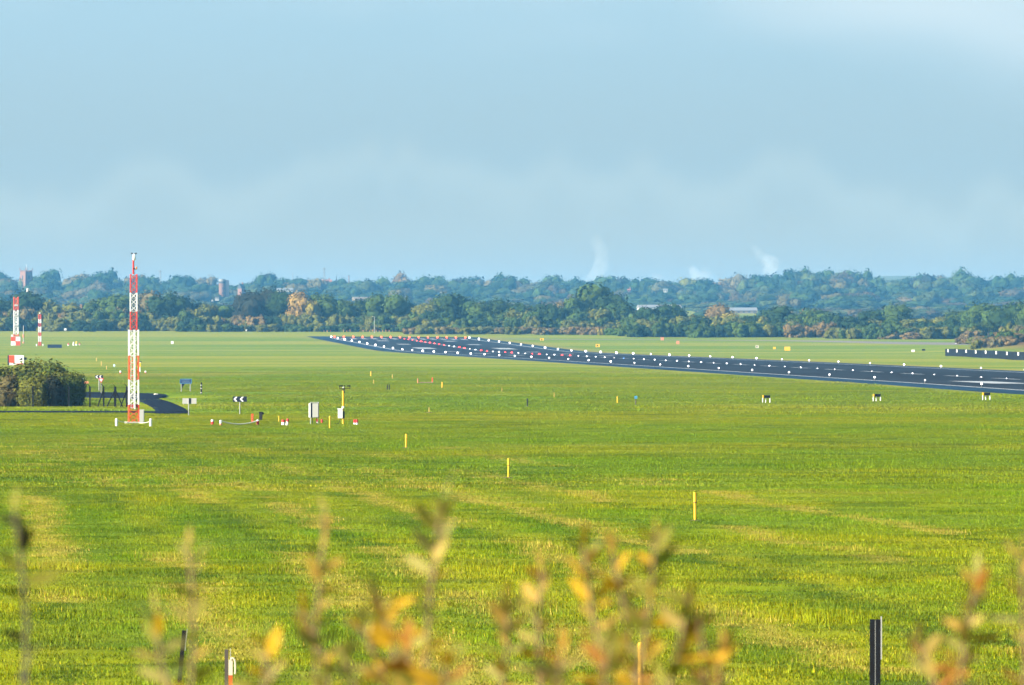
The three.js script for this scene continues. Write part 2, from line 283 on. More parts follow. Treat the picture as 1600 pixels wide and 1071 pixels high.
// ------------------------------------------------------------------ shared paints
const matte = (c) => new THREE.MeshPhysicalMaterial({ color: lin(...c), roughness: 0.8, specularIntensity: 0.3 });
const M = {
  white: std([0.62, 0.62, 0.62], 0.55), red: std([0.40, 0.014, 0.012], 0.55), orange: std([0.52, 0.05, 0.006], 0.5), deepRed: std([0.25, 0.006, 0.01], 0.55),
  yellow: std([0.60, 0.34, 0.004], 0.5), paleYellow: std([0.42, 0.28, 0.06], 0.7), black: matte([0.005, 0.006, 0.009]), dark: matte([0.018, 0.019, 0.022]), navy: matte([0.010, 0.015, 0.032]),
  grey: std([0.22, 0.225, 0.22], 0.6), lightGrey: std([0.30, 0.30, 0.285], 0.6), steel: std([0.45, 0.46, 0.47], 0.45, { metalness: 0.4 }), blue: std([0.002, 0.022, 0.085], 0.6), sky: std([0.04, 0.26, 0.48], 0.5),
  rope: std([0.62, 0.60, 0.50], 0.9), salmon: std([0.42, 0.17, 0.08], 0.8), timber: std([0.17, 0.12, 0.08], 0.9), darkTimber: std([0.05, 0.04, 0.035], 0.9), stone: std([0.45, 0.43, 0.38], 0.95), soil: std([0.10, 0.07, 0.04], 1), cream: std([0.45, 0.40, 0.30], 0.7),
};
const put = (name, label, category, p, py, group, lift) => { const [X, D] = spot(p, py); const t = thing(name, label, category, X, D, group, lift); t.userData.u = mpp(D); return t; };   // u: metres per picture unit there
const U = (t) => t.userData.u;
const beam = (t) => t; void beam;

// lattice section of a mast between two heights: four legs and cross bracing
function latticeSection(parent, name, y0, y1, w, mat, legR, bays) {
  const g = new THREE.Group(); g.name = name; parent.add(g);
  const h = w / 2, corners = [[-h, -h], [h, -h], [h, h], [-h, h]], braces = [];
  for (const [x, z] of corners) mesh('leg', bar([x, y0, z], [x, y1, z], legR, 6), mat, g);
  for (let k = 0; k < bays; k++) { const a = y0 + (y1 - y0) * k / bays, b = y0 + (y1 - y0) * (k + 1) / bays; for (let c = 0; c < 4; c++) { const [x, z] = corners[c], [X, Z] = corners[(c + 1) % 4]; braces.push(bar([x, a, z], [X, b, Z], legR * 0.45), bar([X, a, Z], [x, b, z], legR * 0.45), bar([x, a, z], [X, a, Z], legR * 0.45)); } }
  mesh('bracing', merge(braces), mat, g); return g;
}

// ------------------------------------------------------------------ the tall anemometer mast
{
  const t = put('anemometer_mast', 'tall red and white lattice mast with a wind vane on its top', 'mast', 208.5, 663, undefined), u = U(t), y = (p) => (663 - p) * u;
  t.rotation.y = 0.13;
  const slab = mesh('footing', box(1.0, 0.14, 1.0, 0, 0.02, 0), M.stone, t); slab.rotation.y = 0.1;
  const s = [[663, 634, 0.62, M.orange], [634, 595, 0.60, M.white], [595, 557, 0.60, M.orange], [557, 517, 0.59, M.white]];
  for (const [a, b, w, m] of s) latticeSection(t, 'mast_section', y(a), y(b), w, m, 0.028, 3);
  for (const [a, b, m] of [[517, 488, M.red], [488, 459, M.white], [459, 430, M.red]]) latticeSection(t, 'mast_section', y(a), y(b), 0.40, m, 0.024, 3);
  mesh('joint_plate', box(0.62, 0.22, 0.62, 0, y(636), 0), M.deepRed, t);
  mesh('cable_duct', box(0.07, y(517) - y(641), 0.06, 0.04, (y(517) + y(641)) / 2, 0.34), M.white, t);
  mesh('ladder', merge([bar([-0.19, y(640), 0.31], [-0.19, y(517), 0.31], 0.012), bar([-0.04, y(640), 0.31], [-0.04, y(517), 0.31], 0.012), ...range(y(639), y(518), 12).map((v) => bar([-0.19, v, 0.31], [-0.04, v, 0.31], 0.012))]), M.white, t);
  mesh('top_pole', cyl(0.055, 0.065, y(406) - y(430), -0.02, y(430), 0), M.red, t);
  const vane = mesh('vane_housing', place(new THREE.LatheGeometry([[0.001, 0], [0.075, 0.02], [0.11, 0.16], [0.085, 0.30], [0.05, 0.42], [0.001, 0.44]].map((p) => new THREE.Vector2(...p)), 12), 0.02, y(409), 0), M.white, t);
  mesh('cup_arm', merge([bar([0.02, y(409) + 0.42, 0], [0.02, y(397), 0], 0.02), bar([-0.11, y(398), 0], [0.15, y(398.5), 0], 0.014), ...[-0.12, 0.15].map((x) => place(new THREE.SphereGeometry(0.05, 8, 6), x, y(397.5), 0))]), M.dark, vane);
  const lampArm = mesh('lamp_bracket', merge([bar([0, y(422), 0], [0.17, y(422), 0.02], 0.03), cyl(0.07, 0.07, 0.1, 0.0, y(422.6), 0)]), M.dark, t);
  mesh('obstruction_lamp', place(new THREE.CapsuleGeometry(0.06, 0.08, 4, 10), 0.17, y(420.5), 0.02), std([0.35, 0.16, 0.05], 0.3), lampArm);
  const c = put('equipment_cabinet', 'slim white cabinet at the foot of the tall mast', 'cabinet', 221, 661), v = U(c);
  mesh('body', box(8 * v, 20 * v, 0.3, 0, 11 * v, 0), M.lightGrey, c); mesh('door', box(6.6 * v, 18 * v, 0.02, 0, 11 * v, 0.162), M.lightGrey, c); mesh('plinth', box(6 * v, 1.4 * v, 0.25, 0, 0.5 * v, 0), M.dark, c);
}
const roundPost = (r, h) => place(new THREE.LatheGeometry([[r, 0], [r, h * 0.9], [r * 0.8, h * 0.97], [0.001, h]].map((p) => new THREE.Vector2(...p)), 12), 0, 0, 0);
function bollard(p, py, hpx, wpx, top, lower, label, group, share = 0.5) {
  const t = put('bollard', label, 'bollard', p, py, group), u = U(t), r = wpx * u / 2;
  mesh('post', roundPost(r, hpx * u), top, t); if (lower) mesh('band', place(new THREE.CylinderGeometry(r + 0.004, r + 0.004, hpx * u * share, 12), 0, hpx * u * share / 2, 0), lower, t);
  return t;
}
bollard(181.7, 667, 13, 4.2, M.white, null, 'stout white post left of the tall mast, roped to it', 'white posts beside the mast');
bollard(235, 667, 13, 4.2, M.white, null, 'stout white post right of the tall mast, roped to it', 'white posts beside the mast');
function rope(name, label, a, b, sag, r, dip = 0) { // hanging rope between two picture-marked posts
  const A = spot(a[0], a[1]), B = spot(b[0], b[1]), ya = groundY(...A) + a[2] * mpp(A[1]), yb = groundY(...B) + b[2] * mpp(B[1]), mid = [(A[0] + B[0]) / 2, (A[1] + B[1]) / 2];
  const pts = range(0, 1, 10).map((t) => new THREE.Vector3(A[0] + (B[0] - A[0]) * t - mid[0], ya + (yb - ya) * t - 4 * sag * t * (1 - t) - groundY(...mid), -(A[1] + (B[1] - A[1]) * t) + mid[1]));
  const t = thing(name, label, 'rope', mid[0], mid[1]); mesh('strand', new THREE.TubeGeometry(new THREE.CatmullRomCurve3(pts), 24, r, 6), M.rope, t); return t;
}
rope('barrier_rope', 'pale rope from the left white post to the tall mast', [182.5, 667, 10], [201, 665, 5], 0.04, 0.022);
rope('barrier_rope', 'pale rope from the tall mast to the right white post', [217, 665, 4.5], [234, 667, 8.5], 0.04, 0.022);
bollard(331.5, 664, 8, 4.4, M.white, M.red, 'short white over red post standing alone left of the sagging rope', 'short red and white posts', 0.62);
bollard(344.6, 664.5, 8.3, 4, M.white, M.salmon, 'short white and pink post at the left end of the sagging rope', 'short red and white posts', 0.4);
bollard(402.6, 664, 8.3, 4.2, M.white, M.deepRed, 'short white and dark red post at the right end of the sagging rope', 'short red and white posts', 0.75);
rope('sagging_rope', 'thick white rope sagging between two short posts', [346, 664.5, 6.5], [401.5, 664, 6.3], 0.19, 0.035);
{ const t = put('marker_board', 'orange marker stake behind the right end of the sagging rope', 'stake', 394, 660.5), u = U(t); mesh('board', box(3.4 * u, 14 * u, 0.04, 0, 7 * u, 0), M.orange, t); mesh('stripe', merge([3, 6.5, 10].map((k) => box(1.8 * u, 1.3 * u, 0.012, 0, k * u, 0.028))), M.salmon, t); }
{ const t = put('control_box', 'dark grey box with a side knob at the right end of the rope', 'box', 407.2, 657), u = U(t); mesh('body', box(5 * u, 12 * u, 0.22, 0, 6.2 * u, 0), M.dark, t); mesh('lid', box(5.6 * u, 0.9 * u, 0.26, 0, 12.6 * u, 0), M.black, t); mesh('knob', place(new THREE.CylinderGeometry(1.8 * u, 1.8 * u, 0.1, 12), 3.2 * u, 10.3 * u, 0, Math.PI / 2), M.black, t); }
// red and white concrete blocks
function blockPair(label, list) { list.forEach(([p, py, h, w, tilt, top], i) => { const t = put('marker_block', label[i], 'marker', p, py, 'red and white marker blocks'), u = U(t); mesh('block', roundPost(w * u / 2, h * u), M.white, t); mesh('cap', place(new THREE.CylinderGeometry(w * u / 2 + 0.005, w * u / 2 + 0.005, h * u * top, 12), 0, h * u * (1 - top / 2), 0), M.red, t); t.rotation.z = -tilt; }); }
blockPair(['wide red and white block left of the leaning one, before the cabinet', 'leaning red-topped white block beside the wide block'], [[442.5, 664, 8.5, 6, 0, 0.45], [448, 664.5, 10.5, 4, 0.16, 0.45]]);
blockPair(['small faded red and white block under the grey cabinet'], [[495.5, 662.5, 6.5, 3.2, 0, 0.7]]);
{ const t = put('marker_block', 'small all-red block just right of the grey cabinet', 'marker', 502.8, 662, 'red and white marker blocks'), u = U(t); mesh('block', roundPost(1.6 * u, 5.8 * u), M.red, t); }
blockPair(['red-topped white block right of the yellow mast, left of two', 'red-topped white block right of the yellow mast, right of two'], [[553.8, 663.5, 8, 3.2, 0, 0.65], [557.5, 664, 8.4, 3.6, 0, 0.6]]);
// grey equipment cabinet on legs
{
  const t = put('field_cabinet', 'large pale grey cabinet with dark side panels on steel legs', 'cabinet', 491, 663), u = U(t);
  mesh('cabinet_body', box(13 * u, 22.5 * u, 0.35, 0.6 * u, 21.5 * u, 0), M.navy, t);  // navy stands in for shade in the recess and on the right side
  mesh('front_panel', box(9.2 * u, 22 * u, 0.05, 1.6 * u, 21.6 * u, 0.2), M.lightGrey, t); mesh('sunlit_side_panel', box(3 * u, 22 * u, 0.30, -7.4 * u, 21.4 * u, 0.05), M.white, t);  // white panel carries the sunlit left side in its colour
  for (const x of [-6.2, 5.6]) mesh('leg', box(1.3 * u, 34 * u, 0.06, x * u, 17 * u, -0.22), M.steel, t);
  for (const x of [-3.2, 3.2]) mesh('conduit', bar([x * u, 0, 0], [x * u, 10.4 * u, 0], 0.02), M.dark, t);
  mesh('top_rail', box(13.6 * u, 0.7 * u, 0.05, 0, 34 * u, -0.22), M.steel, t);
}
// yellow visibility sensor
{
  const t = put('visibility_sensor', 'yellow mast with a white box and a dark forked sensor head', 'sensor', 536, 663), u = U(t);
  mesh('mast', cyl(1.5 * u, 1.7 * u, 52 * u, 0, 0, 0, 12), M.yellow, t); mesh('clamp', cyl(2 * u, 2 * u, 3.4 * u, 0, 24.5 * u, 0, 12), M.white, t);
  mesh('lower_sleeve', cyl(1.9 * u, 1.9 * u, 11 * u, 0.5 * u, 9 * u, 0, 12), M.darkTimber, t);
  const b = mesh('junction_box', box(7.2 * u, 14 * u, 0.22, -4.6 * u, 16.2 * u, 0.02), M.white, t); mesh('lid', box(8.6 * u, 1.2 * u, 0.26, -5 * u, 23.6 * u, 0.02), M.white, b); mesh('cable', new THREE.TubeGeometry(new THREE.CatmullRomCurve3([[-5, 9], [-5.4, 4], [-8, 0.5], [-13, 0.4]].map(([x, y]) => new THREE.Vector3(x * u, y * u, 0.03))), 12, 0.014, 5), M.dark, b);
  const h = mesh('sensor_head', merge([box(1.8 * u, 9 * u, 0.1, 1.6 * u, 53 * u, 0), bar([-5.4 * u, 55.2 * u, 0], [10.6 * u, 55.2 * u, 0], 0.5 * u), bar([-5.4 * u, 55 * u, 0], [-5.4 * u, 59 * u, 0], 0.45 * u), bar([10.6 * u, 55 * u, 0], [10.6 * u, 59 * u, 0], 0.45 * u)]), M.dark, t);
  mesh('emitter', box(6 * u, 1.9 * u, 0.12, -3.4 * u, 59.6 * u, 0), M.black, h); mesh('receiver', box(5 * u, 1.9 * u, 0.12, 9 * u, 59.6 * u, 0), M.black, h); mesh('cap', cyl(1.1 * u, 1.1 * u, 2.2 * u, 0.3 * u, 56.4 * u, 0), M.white, h); mesh('top_eye', box(1.9 * u, 1.8 * u, 0.1, 2.4 * u, 59.6 * u, 0), M.black, h);
}
// ------------------------------------------------------------------ road signs by the gate
function chevronSign(p, py, w, h, postTop, label, mirror) {
  const t = put('chevron_sign', label, 'road sign', p, py, 'black and white chevron boards'), u = U(t);
  mesh('post', cyl(0.9 * u, 0.9 * u, postTop * u, 0, 0, -0.04, 10), M.grey, t);
  const b = mesh('board', box(w * u, h * u, 0.03, 0, (postTop - 0.5 + h / 2) * u, 0), M.navy, t);
  const sh = new THREE.Shape(), a = 0.42 * h * u; sh.moveTo(0, 0); sh.lineTo(a * 0.95, a * 1.05); sh.lineTo(a * 1.75, a * 1.05); sh.lineTo(a * 0.8, 0); sh.lineTo(a * 1.75, -a * 1.05); sh.lineTo(a * 0.95, -a * 1.05); sh.closePath();
  for (const x of [-0.5, 0]) mesh('chevron', place(new THREE.ExtrudeGeometry(sh, { depth: 0.006, bevelEnabled: false }), x * w * u + (x ? 0.05 * w * u : 0), (postTop - 0.5 + h / 2) * u, 0.017), M.white, b);
}
chevronSign(374.5, 647.5, 22, 8.4, 20, 'black and white chevron board on a post right of the road');
chevronSign(154.5, 612, 12, 5.2, 20, 'small chevron board behind the give way sign');
{ const t = put('sign_board', 'plain white rectangular board on a single post beside the road', 'road sign', 294.5, 649.5), u = U(t); mesh('post', cyl(0.8 * u, 0.8 * u, 27 * u, 0, 0, 0.02, 10), M.grey, t); mesh('board', box(22 * u, 8.6 * u, 0.03, 1.2 * u, 22.6 * u, -0.03), M.lightGrey, t); mesh('centre_strip', box(2.1 * u, 8.8 * u, 0.02, 2.1 * u, 22.6 * u, 0), M.navy, t); }
{
  const t = put('direction_sign', 'blue information sign with white lines on two posts', 'road sign', 290, 613), u = U(t);
  for (const x of [-7, 7]) mesh('post', cyl(0.75 * u, 0.75 * u, 14 * u, x * u, 0, -0.05, 10), M.grey, t);
  const b = mesh('board', box(18 * u, 7.4 * u, 0.04, 0, 16.6 * u, 0), M.blue, t); mesh('border', merge([box(18.4 * u, 0.35 * u, 0.05, 0, 20.2 * u, 0), box(18.4 * u, 0.35 * u, 0.05, 0, 13 * u, 0), box(0.35 * u, 7 * u, 0.05, -9.1 * u, 16.6 * u, 0), box(0.35 * u, 7 * u, 0.05, 9.1 * u, 16.6 * u, 0)]), M.sky, b);
  mesh('lettering_line', merge([[18.9, 13], [16.6, 11], [14.4, 13]].map(([y, w], i) => box(w * u, 0.5 * u, 0.008, (i - 1) * 0.5 * u, y * u, 0.024))), std([0.10, 0.17, 0.25], 0.6), b);
  const f = new THREE.Shape(); f.moveTo(0, 0); f.lineTo(5 * u, 0); f.lineTo(1.2 * u, -7 * u); f.closePath(); mesh('hanging_pennant', place(new THREE.ExtrudeGeometry(f, { depth: 0.03, bevelEnabled: false }), -6.6 * u, 13 * u, -0.02), M.navy, t);
}
{ const t = put('striped_pole', 'short dark pole with pale bands right of the blue sign', 'post', 314.3, 616), u = U(t); mesh('pole', cyl(1.2 * u, 1.3 * u, 18 * u), M.dark, t); mesh('band', merge([1, 7.5, 12.5].map((y) => cyl(1.4 * u, 1.4 * u, 1.6 * u, 0, y * u, 0))), M.lightGrey, t); }
{ const t = put('roadside_rock', 'pale boulder on the bank where the road bends', 'rock', 243.5, 617.5), u = U(t), g = new THREE.IcosahedronGeometry(4 * u, 2), a = g.attributes.position; for (let i = 0; i < a.count; i++) { const k = 0.75 + 0.5 * vnoise(a.getX(i) * 6 + 9, a.getZ(i) * 6 + a.getY(i) * 5); a.setXYZ(i, a.getX(i) * k, Math.max(-0.05, a.getY(i) * 0.6 * k), a.getZ(i) * k); } g.computeVertexNormals(); mesh('boulder', g, M.stone, t); }
{
  const t = put('give_way_sign', 'red-bordered triangular give way sign on a post behind the fence', 'road sign', 157.7, 616), u = U(t);
  mesh('post', cyl(0.6 * u, 0.6 * u, 18 * u, 0, 0, -0.04), M.grey, t);
  const tri = (k) => { const s = new THREE.Shape(); s.moveTo(-4.6 * u * k, 4 * u * k); s.lineTo(4.6 * u * k, 4 * u * k); s.lineTo(0, -4 * u * k); s.closePath(); return s; };
  const f = mesh('border', place(new THREE.ExtrudeGeometry(tri(1), { depth: 0.02, bevelEnabled: false }), 0, 20.6 * u, 0), M.red, t); mesh('face', place(new THREE.ExtrudeGeometry(tri(0.58), { depth: 0.01, bevelEnabled: false }), 0, 21 * u, 0.021), M.white, f);
}
{ // draped barrier boards beside the shrub
  const t = put('covered_barrier', 'white and pink boards of a road barrier at the shrub end', 'barrier', 131, 610), u = U(t);
  mesh('stand', merge([bar([-3 * u, 0, 0], [-2.4 * u, 17 * u, 0], 0.07), bar([-2 * u, 0, 0.1], [-1 * u, 9 * u, 0.1], 0.07)]), M.white, t); mesh('weight', box(4.6 * u, 4.6 * u, 0.3, -0.6 * u, 3.4 * u, 0.1), M.lightGrey, t); mesh('board', place(new THREE.BoxGeometry(8.2 * u, 3.4 * u, 0.05), 3 * u, 10.2 * u, 0.05, 0, 0, 0.12), M.salmon, t);
}
// ------------------------------------------------------------------ security fence with gate by the shrubs
{
  const D0 = 704, t = thing('security_fence', 'dark chain-link security fence with braced posts before the shrubs', 'fence', px(100, D0), D0), u = mpp(D0), x0 = px(100, D0);
  const h = 32 * u, off = (p) => [px(p, D0) - x0, groundY(px(p, D0), D0) - groundY(x0, D0)];
  const posts = [-4, 51, 107, 140, 161.5, 179.5, 198];
  for (const p of posts) { const [x, y] = off(p), wide = p === 179.5 || p === 198 ? 1.5 : 1; mesh('post', merge([box(0.13 * wide, h, 0.1, x, y + h / 2, 0), place(new THREE.BoxGeometry(0.05, 0.34, 0.05), x - 0.1, y + h + 0.12, 0, 0, 0, 0.7)]), M.black, t); }
  for (const [p, d] of [[161.5, -9.5], [179.5, -13], [179.5, 12], [198, -10]]) { const [x, y] = off(p), [X, Y] = off(p + d); mesh('brace', bar([x, y + h * 0.88, 0.03], [X, Y, 0.03], 0.055, 6), M.black, t); }
  const wires = []; for (const k of [0.06, 0.36, 0.67, 0.98]) for (let i = 0; i + 1 < posts.length; i++) { const [x, y] = off(posts[i]), [X, Y] = off(posts[i + 1]); wires.push(bar([x, y + h * k, 0], [X, Y + h * k, 0], 0.011, 4)); }
  mesh('strand', merge(wires), M.black, t);
  const net = []; for (let p = -4; p < 198; p += 1.6) for (const s of [-1, 1]) { const [x, y] = off(p), [X, Y] = off(p + s * 22); net.push(bar([x, y + 0.05, 0], [X, Y + h, 0], 0.0022, 3)); }
  const m = mesh('chain_link_mesh', merge(net), M.black, t); m.userData.kind = 'stuff';
}
// ------------------------------------------------------------------ posts standing in the grass
function stake(name, p, py, hpx, wpx, mat, label, category = 'post', group = 'posts in the grass', extra) {
  const t = put(name, label, category, p, py, group), u = U(t), r = wpx * u / 2; const m = mesh('post', merge([cyl(r, r, hpx * u * 0.97, 0, -0.04, 0, 12), place(new THREE.SphereGeometry(r, 12, 6, 0, 6.3, 0, Math.PI / 2), 0, hpx * u * 0.97 - 0.045, 0)]), mat, t); if (extra) extra(t, u, m); t.rotation.z = (hash(p, py) - 0.5) * 0.05; return t;
}
const sleeve = (share, mat) => (t, u) => 0;
const capped = (hpx, wpx) => (t, u, m) => { mesh('sleeve', cyl(wpx * u * 0.62, wpx * u * 0.62, hpx * u * 0.36, 0, hpx * u * 0.62, 0, 12), M.yellow, m); mesh('strap', cyl(wpx * u * 0.66, wpx * u * 0.66, 0.02, 0, hpx * u * 0.62, 0, 12), M.soil, m); };
const scrape = (wpx) => (t, u) => { const g = new THREE.IcosahedronGeometry(wpx * u, 2), a = g.attributes.position; for (let i = 0; i < a.count; i++) { const k = 0.6 + 0.8 * vnoise(a.getX(i) * 9 + 3, a.getZ(i) * 9); a.setXYZ(i, a.getX(i) * k * 1.3, a.getY(i) * 0.18 * k, a.getZ(i) * k); } g.computeVertexNormals(); mesh('bare_earth', g, M.soil, t); };
const both = (...f) => (t, u, m) => f.forEach((k) => k(t, u, m));
stake('yellow_post', 1086.5, 817, 45, 4.4, M.yellow, 'tall bright yellow post in bare earth at right of the near field', 'post', 'yellow posts', both(capped(45, 4.4), scrape(9)));
stake('yellow_post', 794.3, 747.5, 31, 2.9, M.yellow, 'yellow post standing nearest the middle of the picture', 'post', 'yellow posts', both(capped(31, 2.9), scrape(7)));
stake('yellow_post', 634.3, 700.5, 22, 3, M.yellow, 'yellow post in the grass right of the yellow sensor mast', 'post', 'yellow posts', both(capped(22, 3), scrape(5)));
stake('yellow_post', 515, 670.5, 20, 2.3, M.yellow, 'slim yellow post between the grey cabinet and sensor mast', 'post', 'yellow posts', scrape(3));
stake('yellow_post', 435.5, 659.5, 10, 1.4, M.yellow, 'thin short yellow post left of the red and white blocks', 'post', 'yellow posts');
stake('yellow_post', 579.3, 590.5, 7, 1.8, M.yellow, 'small yellow post far behind the sensor mast', 'post', 'yellow posts');
stake('pale_post', 583.7, 603.5, 7, 1.2, M.paleYellow, 'faint pale post just below the small far yellow post', 'post', 'pale posts');
stake('pale_post', 613.2, 595.5, 7, 1.2, M.paleYellow, 'faint pale post right of the small far yellow post', 'post', 'pale posts');
for (const [p, w] of [[605, 'left'], [608, 'right']]) stake('dark_post', p, 611, 8.5, 1.7, M.dark, `dark post of a close pair behind the sensor mast, ${w} one`, 'post', 'dark posts');
stake('pale_post', 652.8, 602.5, 7.5, 1.8, M.salmon, 'pale pink post at the left end of the low plank', 'post', 'posts of the low plank'); stake('orange_post', 675.5, 601, 7.6, 2, M.orange, 'orange post at the right end of the low plank', 'post', 'posts of the low plank');
{ const t = put('low_plank', 'low dark plank lying in the grass between two posts', 'plank', 665, 602), u = U(t); mesh('plank', box(24 * u, 1.4 * u, 0.3, 0, 0.8 * u, 0), M.timber, t); }
stake('yellow_post', 690.8, 609, 9.4, 2, M.yellow, 'yellow post right of the low plank', 'post', 'yellow posts');
stake('pale_post', 670.5, 645, 9, 1.4, M.paleYellow, 'pale stake in a bare patch right of the sensor mast', 'post', 'pale posts', scrape(5));
stake('dark_post', 824, 637, 13, 2, M.dark, 'slim dark post alone in the middle of the field', 'post', 'dark posts', scrape(3));
stake('pale_post', 784.3, 613, 6.5, 1, M.paleYellow, 'faint pale post left of the slim dark post', 'post', 'pale posts'); stake('pale_post', 866, 622, 8, 1.1, M.paleYellow, 'faint pale post right of the slim dark post', 'post', 'pale posts');
stake('yellow_post', 965, 630, 11, 2, M.yellow, 'yellow post left of the blue-topped stake', 'post', 'yellow posts');
stake('blue_topped_stake', 993.5, 634, 14, 1.9, M.darkTimber, 'dark stake with a bright blue top', 'post', 'dark posts', (t, u, m) => mesh('top_plate', box(4 * u, 4.4 * u, 0.08, 0, 12 * u, 0), M.sky, m));
for (const [p, py, h] of [[150.5, 567, 5], [158, 574, 7], [166, 580.5, 6]]) stake('pale_post', p, py, h, 1.3, M.paleYellow, `small yellowish post left of the tall mast, ${p === 150.5 ? 'farthest' : p === 158 ? 'middle' : 'nearest'} of three`, 'post', 'pale posts');
// black plastic posts at the near fence line
function railPost(p, py, hpx, wpx, lean, label, pair) {
  const t = put('black_post', label, 'post', p, py, 'black posts nearest the viewer'), u = U(t), c = wpx * u;
  const parts = pair ? [-0.27, 0.25] : [0]; for (const x of parts) mesh('post', box(c * (pair ? 0.46 : 0.8), hpx * u, 0.07, x * c, hpx * u / 2 - 0.03, 0), M.black, t);
  mesh('edge_strip', box(c * 0.10, hpx * u * (pair ? 0.62 : 0.4), 0.05, c * 0.545, hpx * u * (pair ? 0.69 : 0.78), 0.022), M.lightGrey, t); if (pair) mesh('joint_strip', box(c * 0.05, hpx * u * 0.97, 0.04, -0.01 * c, hpx * u / 2 - 0.03, 0.015), M.grey, t);
  t.rotation.z = lean; return t;
}
railPost(1368, 1090, 108, 17, 0, 'pair of black posts bound together at lower right', true);
railPost(280, 1074, 84, 8, -0.095, 'single black post leaning right at lower left', false);
{ const t = put('wooden_post', 'dark weathered post behind the orange and white one', 'post', 353.5, 1090), u = U(t); mesh('post', box(5.5 * u, 74 * u, 0.05, 0, 37 * u, 0), M.darkTimber, t); }
{ const t = put('orange_post', 'orange post with a white bent strap on its top', 'post', 360, 1094), u = U(t); mesh('post', box(6 * u, 40 * u, 0.045, 0, 20 * u, 0), M.orange, t); mesh('collar', box(6.4 * u, 24 * u, 0.05, 0, 50 * u, 0), M.cream, t); mesh('strap', new THREE.TubeGeometry(new THREE.CatmullRomCurve3([[0.5, 62], [3, 65], [6.5, 62], [7.6, 50], [7.4, 40]].map(([x, y]) => new THREE.Vector3(x * u, y * u, 0.03))), 16, 1.6 * u, 6), M.cream, t); mesh('wire', bar([0, 60 * u, 0], [-0.3 * u, 80 * u, 0], 0.5 * u), M.lightGrey, t); }
stake('yellow_post', 1001.5, 1096, 86, 8.2, M.yellow, 'yellow post with dark bolt holes behind the foreground twigs', 'post', 'yellow posts', (t, u, m) => mesh('bolt_hole', merge([62, 68].map((y) => place(new THREE.CylinderGeometry(1 * u, 1 * u, 0.01, 8), 0.6 * u, y * u, 4.1 * u, Math.PI / 2))), M.soil, m));
// ------------------------------------------------------------------ airfield signs on legs
[[1197.5, 629.5, 'left'], [1370.3, 627.5, 'middle'], [1541.5, 625.5, 'right']].forEach(([p, py, w]) => {
  const t = put('airfield_sign', `black airfield sign with yellow end on white legs, ${w} of three`, 'airfield sign', p, py, 'airfield signs beside the near runway edge'), u = U(t);
  mesh('sign_box', box(10.5 * u, 4.4 * u, 0.32, 0.6 * u, 9.8 * u, 0), M.black, t); mesh('yellow_end', box(1.9 * u, 4.2 * u, 0.34, -5 * u, 9.9 * u, 0), M.yellow, t);
  for (const x of [-5.6, -0.6, 5.8]) mesh('leg', cyl(0.75 * u, 0.75 * u, 7.8 * u, x * u, 0, x === -0.6 ? -0.12 : 0.1, 8), M.white, t); t.rotation.y = 0.06;
});
function boardSign(name, p, py, w, h, leg, mat, label, mark) { const t = put(name, label, 'airfield sign', p, py, 'airfield signs beyond the runway'), u = U(t); const b = mesh('face', box(w * u, h * u, 0.25, 0, (leg + h / 2) * u, 0), mat, t); if (mark) mesh('marking', box(w * u * 0.3, h * u * 0.5, 0.02, -w * u * 0.08, (leg + h / 2) * u, 0.135), M.black, b); for (const x of [-0.32, 0.32]) mesh('leg', box(0.12, (leg + 0.5) * u, 0.12, x * w * u, leg * u / 2, 0), M.grey, t); return t; }
boardSign('yellow_sign', 846.8, 532, 6, 3.4, 1, M.yellow, 'small yellow sign beyond the runway, left of the other two', true);
boardSign('yellow_sign', 934, 542, 6.6, 4.4, 1, M.yellow, 'yellow sign with dark figures beside the far runway edge', true);
boardSign('yellow_sign', 1230.5, 547.5, 9, 6, 1, M.yellow, 'largest yellow sign in the grass beyond the runway');
boardSign('yellow_sign', 1210.3, 545.5, 4, 3.4, 1, M.yellow, 'small yellow sign just left of the largest one');
boardSign('orange_cabin', 1035, 531.5, 5, 4.8, 0.6, M.salmon, 'small orange box before the dark hedge, left one');
boardSign('orange_cabin', 1059.3, 537, 5, 5, 0.6, M.salmon, 'small orange and white box before the dark hedge, right one');
boardSign('pale_sign', 1183.3, 543.5, 5, 4, 0.8, M.cream, 'small pale and dark sign left of the yellow ones', true);
boardSign('white_sign', 1427, 550.5, 5.2, 3.2, 0.8, M.white, 'small white sign in the grass left of the dark fence'); boardSign('black_sign', 1443.5, 549.5, 5, 2.6, 1, M.black, 'small black sign in the grass left of the dark fence');
boardSign('white_box', 1494, 537.5, 2.6, 2.8, 0.5, M.white, 'small white box by the hedge above the dark fence, left'); boardSign('white_box', 1502, 537.5, 2.6, 2.8, 0.5, M.white, 'small white box by the hedge above the dark fence, right');
for (const [p, py, l] of [[101.5, 518, 'below the red house'], [333, 517.6, 'right of the tall mast'], [454.7, 518.5, 'left of the far runway end'], [384.5, 518.6, 'between the two larger white boxes']]) boardSign('white_box', p, py, p === 384.5 ? 2 : 3.4, p === 384.5 ? 1.6 : 3, 1.5, M.white, `small white box before the far hedge ${l}`);
boardSign('white_box', 268.8, 539, 4, 4, 0.4, M.white, 'small white box in the left field right of the mast');
{ const t = put('gate_posts', 'pair of pale posts by the hedge left of centre', 'gate', 688, 520.5), u = U(t); for (const x of [-1.7, 1.7]) mesh('post', box(0.9 * u, 6 * u, 0.2, x * u, 3 * u, 0), M.lightGrey, t); mesh('rail', box(3.4 * u, 0.5 * u, 0.1, 0, 3.4 * u, 0), M.grey, t); }
